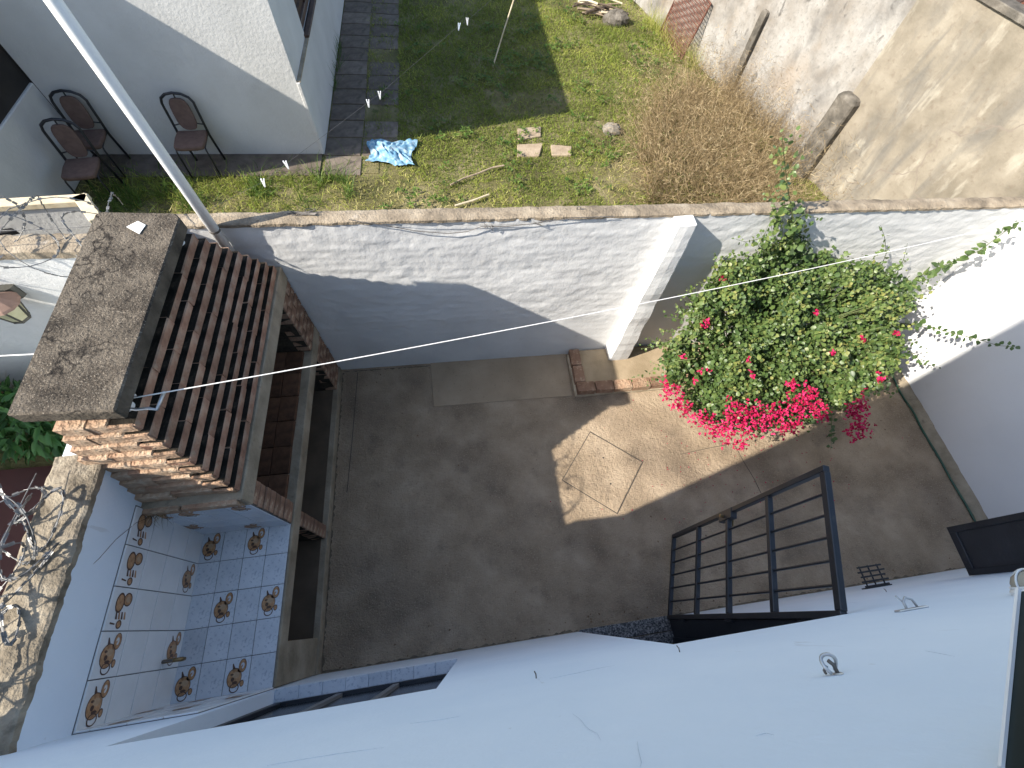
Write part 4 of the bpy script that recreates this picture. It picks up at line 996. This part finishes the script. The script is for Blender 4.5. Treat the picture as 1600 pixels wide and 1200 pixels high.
# -------------------------------------------------- chairs
def make_chair(label, loc, rz):
    t = thing('dining_chair', label, 'chair', loc, rz, 'old chairs by the white house'); t.scale = (.86, .86, .86)
    W2 = .20; H = .98; m = MB(); P = []
    # rear hoop: legs + rounded top, leaning back (y is towards the back)
    prof = lambda z: .16+.10*max(0, (z-.42))/.55 - .05*max(0, .42-z)/.42*-1
    for z in (0, .2, .42, .62, .80): P.append((-W2, prof(z), z))
    for k in range(7):
        q = math.pi-k*math.pi/6; P.append((W2*math.cos(q), prof(.86), .84+.13*math.sin(q)))
    for z in (.80, .62, .42, .2, 0): P.append((W2, prof(z), z))
    m.tube(P, .018, 8); m.build('back_frame', 'chair_frame', t, smooth=True, local=True)
    for s in (-1, 1):
        m = MB(); m.tube([(s*.185, .15, .44), (s*.19, -.17, .44), (s*.195, -.20, .40), (s*.20, -.23, 0)], .012, 8); m.build('leg', 'chair_frame', t, smooth=True, local=True)
    m = MB(); pl_ = [(-.19, -.22), (-.10, -.245), (.10, -.245), (.19, -.22), (.205, .0), (.19, .17), (-.19, .17), (-.205, 0)]
    m.prism(pl_, .435, .495); m.build('seat', 'chair_fabric', t, bevel=.02, smooth=True, local=True)
    m = MB(); back = []
    for k in range(20):
        q = 2*math.pi*k/20; back.append((.125*math.copysign(abs(math.cos(q))**.6, math.cos(q)), .70+.20*math.copysign(abs(math.sin(q))**.7, math.sin(q))))
    V = [(x, prof(z)-.022, z) for x, z in back]+[(x, prof(z)+.016, z) for x, z in back]; n = 20
    m.add(V, [tuple(range(n)), tuple(reversed(range(n, 2*n)))]+[(i, n+i, n+(i+1) % n, (i+1) % n) for i in range(n)]); m.build('backrest', 'chair_fabric', t, bevel=.008, local=True)
    m = MB(); m.tube([(0, prof(.9), .89), (0, prof(.97), .965)], .010, 6); m.tube([(-W2, prof(.56), .56), (-.11, prof(.56), .58)], .009, 6); m.tube([(W2, prof(.56), .56), (.11, prof(.56), .58)], .009, 6); m.build('bracket', 'chair_frame', t, local=True)
make_chair('brown padded chair with black hoop back standing alone against the white wall', (-3.19, 6.02, .012), math.radians(4))
make_chair('brown padded chair in the corner behind another chair', (-4.34, 6.03, .012), math.radians(6))
make_chair('brown padded chair standing in front of the corner chair', (-4.26, 5.50, 0), math.radians(8))

# -------------------------------------------------- old garden wall
gA, gB = np.array([5.1, 7.932, 0]), np.array([5.648, 5.696, 0]); gd = (gA-gB)/np.linalg.norm(gA-gB); gn = np.array([-gd[1], gd[0], 0])   # gd runs away from the camera, gn into the garden
if gn[0] > 0: gn = -gn
def gw(s, h, z): return gB+gd*s+gn*h+np.array([0, 0, z])
gwall = thing('garden_wall', 'stained old plaster wall with grey posts bordering the garden', 'wall', tuple(gB))
def hold(u, v): return .022*(fbm(u*1.6, v*1.2, 21, 4)-.5)+.010*(fbm(u*9, v*7, 23, 3)-.5)
s0 = .22
mb = MB(); relief(mb, gw(s0, 0, 0), gd*7.0, (0, 0, 2.42), gn, 190, 80, hold); mb.obox(gw(s0+3.5, -.09, 1.2), gd*3.5, gn*.075, (0, 0, 1.205)); mb.build('wall', 'old_white', gwall, smooth=True)
mb = MB(); relief(mb, gw(-3.4, .035, 0), gd*(3.4+s0), (0, 0, 2.43), gn, 110, 80, hold); mb.obox(gw((-3.4+s0)/2, -.065, 1.21), gd*(3.4+s0)/2, gn*.083, (0, 0, 1.215)); mb.build('wall', 'old_plaster', gwall, smooth=True)
mb = MB(); mb.obox(gw(1.6, -.05, 2.45), gd*5.2, gn*.12, (0, 0, .035)); mb.build('coping', 'post_concrete', gwall, bevel=.008)
def gpost(s, w, h, top, label):
    m = MB(); n = 12; V = []; F = []
    zs = [0, .3, .6, h*.8, h-.06, h-.015, h]; sc = [1, 1, 1, 1, 1, .82, .5]
    for z, k in zip(zs, sc):
        for q in ((-1, 0), (-1, .5), (-.88, .6), (.88, .6), (1, .5), (1, 0)):
            V.append(tuple(gw(s+q[0]*w/2*k+.006*(vnoise(np.array([z*7]), np.array([q[0]*3.]), 3)[0]-.5), .02+q[1]*w*.75*k+.008*(vnoise(np.array([z*9]), np.array([q[1]*5.]), 6)[0]-.5), z)))
    for i in range(len(zs)-1):
        for j in range(6): F.append((i*6+j, i*6+(j+1) % 6, (i+1)*6+(j+1) % 6, (i+1)*6+j))
    F.append(tuple((len(zs)-1)*6+j for j in range(6))); m.add(V, F)
    m.build('post', 'post_concrete', gwall)
gpost(.17, .32, 1.16, 0, ''); gpost(2.33, .13, 1.27, 0, '')
# clay roof peeping over the wall top
rf = thing('clay_roof', 'orange clay tiled roof just over the old garden wall', 'roof', tuple(gw(-1.0, -.2, 2.5)))
mb = MB(); mb.obox(gw(-.9, -.75, 2.62), gd*1.6, gn*.55+np.array([0, 0, -.16]), (0, 0, .02)); mb.build('roof_deck', 'wood_brown', rf)
TM = MB()
for q in range(7):
    a0, a1 = math.pi*q/7, math.pi*(q+1)/7
    TM.add([(-.15, .075*math.cos(a0), .055*math.sin(a0)), (.15, .085*math.cos(a0), .065*math.sin(a0)), (.15, .085*math.cos(a1), .065*math.sin(a1)), (-.15, .075*math.cos(a1), .055*math.sin(a1))], [(0, 1, 2, 3)])
TMm = TM.mesh('roof_tile', 'roof_clay')
dv = Vector(tuple(gn*.55+np.array([0, 0, -.16]))).normalized(); er = eul(dv, tuple(gd))
for i in range(16):
    for j in range(4):
        p = gw(-2.3+i*.19, -.30-j*.26, 2.52+j*.076); inst('roof_tile', TMm, rf, tuple(p), er)

# -------------------------------------------------- things on the lawn
lawn_objs = []
for pts, lab in (([(1.083, 6.921), (1.471, 6.975), (1.433, 6.725), (1.064, 6.62)], 'square stepping slab at the edge of the shaded lawn'),
                 ([(1.033, 6.516), (1.437, 6.548), (1.33, 6.23), (.999, 6.239)], 'stepping slab nearest the blue cloth side of the sunny lawn'),
                 ([(1.553, 6.516), (1.878, 6.472), (1.83, 6.249), (1.53, 6.251)], 'stepping slab beside the low round stone')):
    m = MB(); m.prism(pts, -.02, .028); tag(m.build('stepping_stone', 'step_stone', bevel=.012), lab, 'paving slab', 'stepping stones in the lawn')
def rock(label, c, r, seed, name='garden_stone', mt='stone'):
    m = MB(); n1, n2 = 9, 14; V = []; F = []
    rr = np.random.default_rng(seed); off = rr.uniform(.90, 1.08, (n1, n2))
    for i in range(n1):
        th = math.pi*i/(n1-1)
        for j in range(n2):
            k = off[i, j] if 0 < i < n1-1 else 1
            V.append((c[0]+r[0]*k*math.sin(th)*math.cos(2*math.pi*j/n2), c[1]+r[1]*k*math.sin(th)*math.sin(2*math.pi*j/n2), max(c[2]+r[2]*k*math.cos(th), -.02)))
    for i in range(n1-1):
        for j in range(n2): F.append((i*n2+j, (i+1)*n2+j, (i+1)*n2+(j+1) % n2, i*n2+(j+1) % n2))
    m.add(V, F); return tag(m.build(name, mt), label, 'stone')
rock('low rounded stone sunk in the grass near the dry bush', (2.62, 6.88, .03), (.16, .13, .10), 3)
rock('pale lump of rubble beside the stack of branches', (3.55, 10.55, .05), (.28, .20, .16), 5)
bp = thing('branch_pile', 'pile of cut branches and rubble on the sunny lawn', 'branches', (3.4, 10.9, 0))
for k in range(16):
    a = random.uniform(-.5, .5); L = random.uniform(.35, .7); c = np.array([3.35+random.uniform(-.4, .3), 10.85+random.uniform(-.22, .3), random.uniform(.04, .22)])
    d = np.array([math.cos(a), math.sin(a), random.uniform(-.15, .15)])*L/2
    m = MB(); m.tube([c-d, c+np.array([0, .02, .02]), c+d], random.uniform(.012, .028), 6); m.build('branch', random.choice(['bark', 'cream_timber', 'step_stone']), bp)
# leaning rusty grate
gr = thing('rusty_grate', 'rusty mesh grate leaning against the old garden wall', 'grate', (4.5, 9.8, 0))
c0, c1 = onz((1030, 52), 0), onz((1062, 90), 0); t0, t1 = np.array([4.55, 10.2, .56]), np.array([4.70, 9.54, .54]); c1 = onz((1062, 98), 0); t0 = c0+np.array([.26, .10, .92]); t1 = c1+np.array([.24, .08, .88])
m = MB(); m.tube([c0, t0, t1, c1], .018, 6, closed=True); m.build('frame', 'rust', gr)
m = MB()
for i in range(1, 26):
    q = i/26; m.tube([c0+(c1-c0)*q, t0+(t1-t0)*q], .0075, 4)
for i in range(1, 18):
    q = i/18; m.tube([c0+(t0-c0)*q, c1+(t1-c1)*q], .0075, 4)
tag(m.build('mesh', 'rust', gr), kind='stuff')
# blue cloth
m = MB(); n1, n2 = 44, 26; V = []
for i in range(n1):
    for j in range(n2):
        u, v = i/(n1-1), j/(n2-1)
        x = -1.12+.62*u+.05*math.sin(v*5+u*3)-.06*(1-v)*(u < .3); y = 6.10+.48*v-.12*u*(1-v)+.03*math.sin(u*9)
        hh = .035+.075*abs(math.sin(16*(fbm(np.array([u*3.1]), np.array([v*2.6]), 41, 3)[0])+7*u))+.06*fbm(np.array([u*11]), np.array([v*9]), 43, 3)[0]
        V.append((x, y, hh*(1-.6*max(abs(u-.5), abs(v-.5))*2)))
m.add(V, [(i*n2+j, (i+1)*n2+j, (i+1)*n2+j+1, i*n2+j+1) for i in range(n1-1) for j in range(n2-1)])
tag(m.build('crumpled_cloth', 'cloth_blue', smooth=True), 'crumpled pale blue cloth lying on the grass by the path', 'cloth')
# stick, washing wire and pegs
m = MB(); m.tube([(.875, 8.74, 0), onz((786, 52), .45), onz((804, -4), .95)], .012, 6); tag(m.build('thin_stake', 'cream_timber'), 'thin pale stake leaning up out of the shaded lawn', 'stake')
for pts, w, mt, lab in (([(880, 738), (828, 748), (760, 775), (700, 795), (640, 825)], .012, 'step_stone', 'long pale stick lying in the grass beyond the back wall'),
                        ([(812, 868), (740, 895), (660, 918)], .013, 'cream_timber', 'short pale cane lying close to the back wall')):
    m = MB(); m.tube([onz((480+x*.35, y*.35), .05) for x, y in pts], w, 6); tag(m.build('fallen_stick', mt), lab, 'stick')
WP = [np.array([-2.02, 2.74, 1.80])]+[onz(px, 1.7) for px in ((411, 284), (447, 256), (575, 160), (593, 147), (717, 40), (730, 32))]+[np.array([3.95, 11.9, 1.8])]
m = MB(); m.tube(WP, .0011, 5); tag(m.build('washing_wire', 'wire_dark'), 'thin washing wire running high over the garden beside the white house', 'wire')
for k, (lab, tl) in enumerate((('white peg on the washing wire closest to the chimney slab', .25), ('white peg beside the one closest to the chimney slab', -.35), ('white peg on the washing wire above the garden path', .1),
        ('white peg next to the one above the garden path', .15), ('bluish peg on the washing wire above the shaded lawn', .5), ('white peg next to the bluish one over the shaded lawn', 0))):
    p = WP[k+1]; m = MB()
    for q in (-1, 1): m.obox(p+np.array([q*.005, 0, -.010]), (.0042, 0, 0), (0, .005, 0), np.array([q*.005+.012*tl, .004, .032]))
    m.tube([p+np.array([-.010, 0, 0]), p+np.array([.010, 0, 0])], .004, 6); tag(m.build('clothes_peg', 'peg_blue' if k == 4 else 'peg_white'), lab, 'peg', 'pegs on the washing wire')

# -------------------------------------------------- next yard on the left
nw = thing('yard_wall', 'lower white wall with grey cement top beyond the chimney', 'wall', (-4, D, 0))
mb = MB(); relief(mb, (-6.5, D-.02, 0), (4.48, 0, 0), (0, 0, 1.73), (0, -1, 0), 150, 60, lambda u, v: .010*(fbm(u*5, v*6, 61, 4)-.5)); mb.box(-6.5, -2.02, D, D+.10, 0, 1.73); mb.build('wall', 'neighbour_white', nw, smooth=True)
rough_cap('coping', -6.5, -2.02, D-.03, D+.14, 1.70, 1.76, 90, 'coping_cement', nw, 'x', .02, 17)
lo = thing('low_parapet', 'low white parapet with a cream timber rail in the next garden', 'parapet', (-4, 4.1, 0))
pa = [(-6.0, 4.0), (-3.45, 4.20), (-3.27, 3.95)]
for p, q in zip(pa[:-1], pa[1:]):
    d = np.array(q)-np.array(p); L = np.linalg.norm(d); d /= L; n_ = np.array([-d[1], d[0]])
    c = (np.array(p)+np.array(q))/2
    m = MB(); m.obox((*c, .47), (*(d*L/2), 0), (*(n_*.04), 0), (0, 0, .47)); m.build('wall', 'neighbour_white', lo)
    m = MB(); m.obox((*c, .97), (*(d*(L/2+.05)), 0), (*(n_*.055), 0), (0, 0, .03)); m.build('rail', 'cream_timber', lo, bevel=.006)
for k in range(14):
    c = np.array([random.uniform(-4.6, -3.5), random.uniform(3.0, 3.8), random.uniform(.3, 1.0)]); a = random.uniform(0, math.pi)
    d = np.array([math.cos(a)*.4, math.sin(a)*.25, random.uniform(-.2, .2)])
    if k == 0: jp = thing('timber_heap', 'heap of old timber and scraps behind the lower white wall', 'timber', (-4, 3.4, 0))
    m = MB(); m.obox(c, d, np.cross(d, [0, 0, 1])*.12, (0, 0, .018)); m.build('plank', random.choice(['wood_brown', 'post_concrete', 'cream_timber', 'stain_and_gallery_shade']), jp)
mb = MB(); mb.box(-4.7, -3.4, 2.95, 3.9, 0, .32); mb.build('crate', 'wood_brown', jp, bevel=.01)
# lantern on that wall
P = np.array([-3.12, D-.03, 1.42]); ln = thing('wall_lantern', 'hexagonal wall lantern with a clay-coloured cap on the lower white wall', 'lantern', tuple(P))
m = MB(); m.tube([P, P+np.array([0, -.07, .06]), P+np.array([0, -.12, .02])], .012, 8); m.lathe([(.05, -.05), (.05, .05)], tuple(P), 10); m.build('bracket', 'lantern_metal', ln)
c = P+np.array([0, -.14, -.12])
mb = MB(); mb.lathe([(.055, 0), (.095, .14)], tuple(c), 6); mb.build('glass', 'lantern_glass', ln)
mb = MB()
for k in range(6):
    q = 2*math.pi*k/6; mb.tube([c+np.array([.056*math.cos(q), .056*math.sin(q), 0]), c+np.array([.097*math.cos(q), .097*math.sin(q), .14])], .007, 5)
mb.lathe([(.06, -.015), (.06, .004)], tuple(c), 6); mb.build('frame', 'lantern_metal', ln)
mb = MB(); mb.lathe([(.115, .14), (.105, .155), (.05, .20), (.02, .23)], tuple(c), 12); mb.build('cap', 'clay_pot', ln)
# dark red surface, tall neighbour that shades it
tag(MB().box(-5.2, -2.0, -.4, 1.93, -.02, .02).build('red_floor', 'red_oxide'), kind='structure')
ng = thing('left_neighbour', 'plain white house on the far side of the red floored yard', 'house', (-7, .8, 0))
MB().box(-9, -5.2, -3, 2.6, 0, 2.75).build('wall', 'neighbour_white', ng); MB().box(-9.05, -5.17, -3.05, 2.65, 2.75, 2.84).build('roof', 'grey_concrete', ng)
def clump(name, label, cat, n, cx, cy, z0, z1, rx, ry, size, material, seed, tint=.5, parent=None, droop=.3):
    r2 = np.random.default_rng(seed); q = r2.normal(size=(n, 3)); q /= np.linalg.norm(q, axis=1)[:, None]; q *= r2.random(n)[:, None]**.4
    Pp = np.stack([cx+q[:, 0]*rx, cy+q[:, 1]*ry, (z0+z1)/2+q[:, 2]*(z1-z0)/2], -1); a = q*[1, 1, .3]+r2.normal(size=(n, 3))*.4-[0, 0, droop]
    t = thing(name, label, cat, (cx, cy, 0))
    o = leaves('leaves', material, Pp, a, r2.normal(size=(n, 3))*.4+[0, 0, 1], r2.uniform(.6, 1.2, n)*size, r2.uniform(.6, 1.2, n)*size*.32, np.clip(tint+r2.normal(size=n)*.2, 0, 1), parent=t); tag(o, kind='stuff')
    m = MB()
    for k in range(7): m.tube([(cx+random.uniform(-.05, .05), cy+random.uniform(-.05, .05), 0), (cx+random.uniform(-rx, rx)*.6, cy+random.uniform(-ry, ry)*.6, z1*.8)], .008, 5)
    m.build('stems', 'stem_green', t); return t
clump('leafy_plant', 'dense green leafy plant beside the red floor in the next yard', 'plant', 1100, -3.62, 2.22, .05, .75, .55, .30, .13, 'fern', 3)
clump('leafy_plant', 'dark green plant at the foot of the lower white wall', 'plant', 600, -4.5, 2.35, .05, .6, .5, .3, .13, 'fern', 4)
n = 500; st = np.stack([RNG.uniform(-4.7, -4.2, n), RNG.uniform(2.45, 2.68, n), np.zeros(n)], -1)
o, _ = stuff_ribbons('dry_grass_tuft', 'dry_stem', st, RNG.normal(size=(n, 3))*.35+[0, -.2, 1], RNG.uniform(.4, .9, n), np.full(n, .003), RNG.random(n), seg=3, curl=.5, seed=9); tag(o, 'dry grass against the lower white wall', 'dry grass', kind='stuff')

# -------------------------------------------------- grass
def wallx(y): return gB[0]+(y-gB[1])*gd[0]/gd[1]
N = 230000
gx_ = RNG.uniform(-4.6, 5.7, N); gy_ = 2.86+RNG.random(N)**1.0*8.9
dens = fbm(gx_*.8, gy_*.8, 51, 4); fine = fbm(gx_*5, gy_*5, 52, 3)
keep = gx_ < wallx(gy_)-.03
keep &= ~((gy_ > FY-.03) & (gx_ < SX+.05))
keep &= ~((gx_ < -1.72) & (gy_ > 5.88) & (RNG.random(N) > .02))
onp = (gx_ > -1.75) & (gx_ < -1.24) & (gy_ > 5.85); keep &= ~(onp & (RNG.random(N) > .012))
onp2 = (gx_ >= -1.24) & (gx_ < -.74) & (gy_ > 5.85); keep &= ~(onp2 & (RNG.random(N) > .10+.5*(fine > .5)+.5*(gx_ < -1.17)))
for (cx, cy, r) in ((1.26, 6.80, .17), (1.20, 6.38, .18), (1.70, 6.37, .16)):
    keep &= ~((abs(gx_-cx) < r) & (abs(gy_-cy) < r*.75) & (RNG.random(N) > .06))
bare = (dens < .40+.06*(gy_ < 6)) | (np.abs(gy_-(5.5+.25*gx_)) < .06)
keep &= ~(bare & (RNG.random(N) > .30))
keep &= ~((gx_ < -1.75) & (gy_ < 5.86) & (gy_ < 3.6) & (RNG.random(N) > .6))
# only what can be seen over the wall
vis = gy_ > 2.95
keep &= vis
gx_, gy_, dens, fine = gx_[keep], gy_[keep], dens[keep], fine[keep]; n = len(gx_)
tall = np.where((gx_ < -1.2) & (gy_ < 6.1), 1.55, 1.0)*np.where((gx_ > 3.0) & (gy_ > 9), 1.3, 1)
hgt = (.030+.055*RNG.random(n)+.05*np.clip(fine-.45, 0, 1))*tall
st = np.stack([gx_, gy_, np.full(n, -.004)], -1); dr = RNG.normal(size=(n, 3))*[.55, .55, .1]+[0, 0, 1]
dry = np.clip((.52-dens)*3.0, 0, .6)*(gy_ < 6.2)
tint = np.clip(.38+.9*(fbm(gx_*1.7, gy_*1.7, 57, 3)-.5)+RNG.normal(size=n)*.16+dry, 0, 1)
Vv, Ff, _ = ribbons(st, dr, hgt, RNG.uniform(.0035, .0065, n), seg=2, curl=.9, seed=4, grav=.5)
tag(mesh_np('lawn_grass', Vv, Ff, 'grass', np.repeat(tint, 6)), 'rough green lawn grass with yellow dry patches', 'grass', kind='stuff')
n = 2600; wx = RNG.uniform(-1.0, 5.2, n); wy = RNG.uniform(4.6, 11.5, n); k_ = (fbm(wx*2.2, wy*2.2, 91, 3) > .52) & (wx < wallx(wy)-.1); wx, wy = wx[k_], wy[k_]; n = len(wx)
rep = 7; bx_ = np.repeat(wx, rep); by_ = np.repeat(wy, rep); an = RNG.uniform(0, 2*np.pi, n*rep); o = leaves('lawn_weeds', 'weed', np.stack([bx_+.01*np.cos(an), by_+.01*np.sin(an), np.full(n*rep, .03)+RNG.random(n*rep)*.04], -1),
    np.stack([np.cos(an), np.sin(an), RNG.uniform(.1, .7, n*rep)], -1), RNG.normal(size=(n*rep, 3))*.2+[0, 0, 1], RNG.uniform(.03, .075, n*rep), RNG.uniform(.015, .03, n*rep), np.clip(np.repeat(RNG.normal(.5, .25, n), rep)+RNG.normal(size=n*rep)*.1, 0, 1))
tag(o, 'low broad-leaved weeds scattered through the lawn', 'weeds', kind='stuff')
# taller weeds along the paving
n = 2600; wx = RNG.uniform(-4.4, -1.3, n); wy = 5.35+.25*(wx+4.4)/3+RNG.normal(size=n)*.22; cl = fbm(wx*4, wy*4, 71, 2); k_ = cl > .42; wx, wy = wx[k_], wy[k_]; n = len(wx)
o, tips = stuff_ribbons('tall_weeds', 'weed', np.stack([wx, wy, np.zeros(n)], -1), RNG.normal(size=(n, 3))*[.45, .45, .1]+[0, 0, 1], RNG.uniform(.12, .34, n), RNG.uniform(.003, .007, n), np.clip(RNG.normal(.5, .25, n), 0, 1), seg=3, curl=.8, seed=12, grav=.5)
tag(o, 'taller weeds growing along the shaded paving', 'weeds', kind='stuff')
n = 260; wy = RNG.uniform(6.6, 11, n); st = np.stack([SX+.05+RNG.random(n)*.05, wy, np.zeros(n)], -1); k_ = fbm(wy*2, wy*0, 3, 2) > .5; st = st[k_]; n = len(st)
o, _ = stuff_ribbons('wall_weeds', 'weed', st, RNG.normal(size=(n, 3))*.25+[.1, 0, 1], RNG.uniform(.12, .4, n), np.full(n, .004), RNG.random(n)*.4, seg=3, curl=.6, seed=13); tag(o, 'thin weeds along the side of the white house', 'weeds', kind='stuff')
# -------------------------------------------------- dry bush
bu = thing('dry_bush', 'brown dried-up bush of tangled stems by the old garden wall', 'bush', (4.0, 6.2, 0))
rb = np.random.default_rng(15)
poly = [(2.75, 5.1), (2.95, 6.4), (3.5, 7.5), (4.4, 8.2), (5.0, 7.8), (5.25, 6.6), (5.55, 5.7), (5.5, 5.0), (4.2, 4.7)]
S = []
while len(S) < 5200:
    p = (rb.uniform(2.7, 5.6), rb.uniform(4.7, 8.3))
    if inpoly(*p, poly) and p[0] < wallx(p[1])-.08 and p[0] < 5.0+.25*(rb.random()-.5) and rb.random() < 1.15-.28*(p[0]-2.7)/2.4: S.append(p)
S = np.array(S); n = len(S); cen = np.array([4.25, 6.0]); outv = (S-cen)*.35
dr = np.concatenate([outv+rb.normal(size=(n, 2))*.55, np.ones((n, 1))*.75], 1)
o, tips = stuff_ribbons('stems', 'dry_stem', np.concatenate([S, np.zeros((n, 1))], 1), dr, rb.uniform(.30, .92, n), rb.uniform(.0024, .0046, n), np.clip(rb.normal(.45, .25, n), 0, 1), parent=bu, seg=4, curl=.85, seed=16, grav=.30); tag(o, kind='stuff')
n2 = 20000; i_ = rb.integers(0, n, n2); st2 = tips[i_]+rb.normal(size=(n2, 3))*[.07, .07, .06]; st2[:, 2] = np.abs(st2[:, 2])
o, _ = stuff_ribbons('twigs', 'dry_stem', st2, rb.normal(size=(n2, 3))*[1, 1, .6]+[0, 0, .3], rb.uniform(.05, .13, n2), rb.uniform(.0016, .0032, n2), np.clip(rb.normal(.5, .28, n2), 0, 1), parent=bu, seg=2, curl=1.0, seed=17); tag(o, kind='stuff')
# thin grey upright weeds against the old wall
n = 900; s_ = rb.uniform(.3, 2.4, n); st = np.array([gw(a, .04+rb.random()*.15, 0) for a in s_]); k_ = np.ones(n, bool)
o, tips = stuff_ribbons('stalks', 'dry_stem', st, rb.normal(size=(n, 3))*.22+[-.05, 0, 1], rb.uniform(.3, .85, n), np.full(n, .0022), rb.random(n)*.7, seg=4, curl=.7, seed=19)
tag(o, 'thin dry stalks standing against the old garden wall', 'dry stalks', kind='stuff')
n = 700; s_ = rb.uniform(3.2, 5.2, n); st = np.array([gw(a, .04+rb.random()*.25, 0) for a in s_])
o, tips = stuff_ribbons('wall_grass', 'grass', st, rb.normal(size=(n, 3))*.35+[-.05, 0, 1], rb.uniform(.15, .5, n), np.full(n, .003), .4+rb.random(n)*.6, seg=3, curl=.7, seed=20)
tag(o, 'long grass and stalks at the foot of the old wall near the grate', 'grass', kind='stuff')
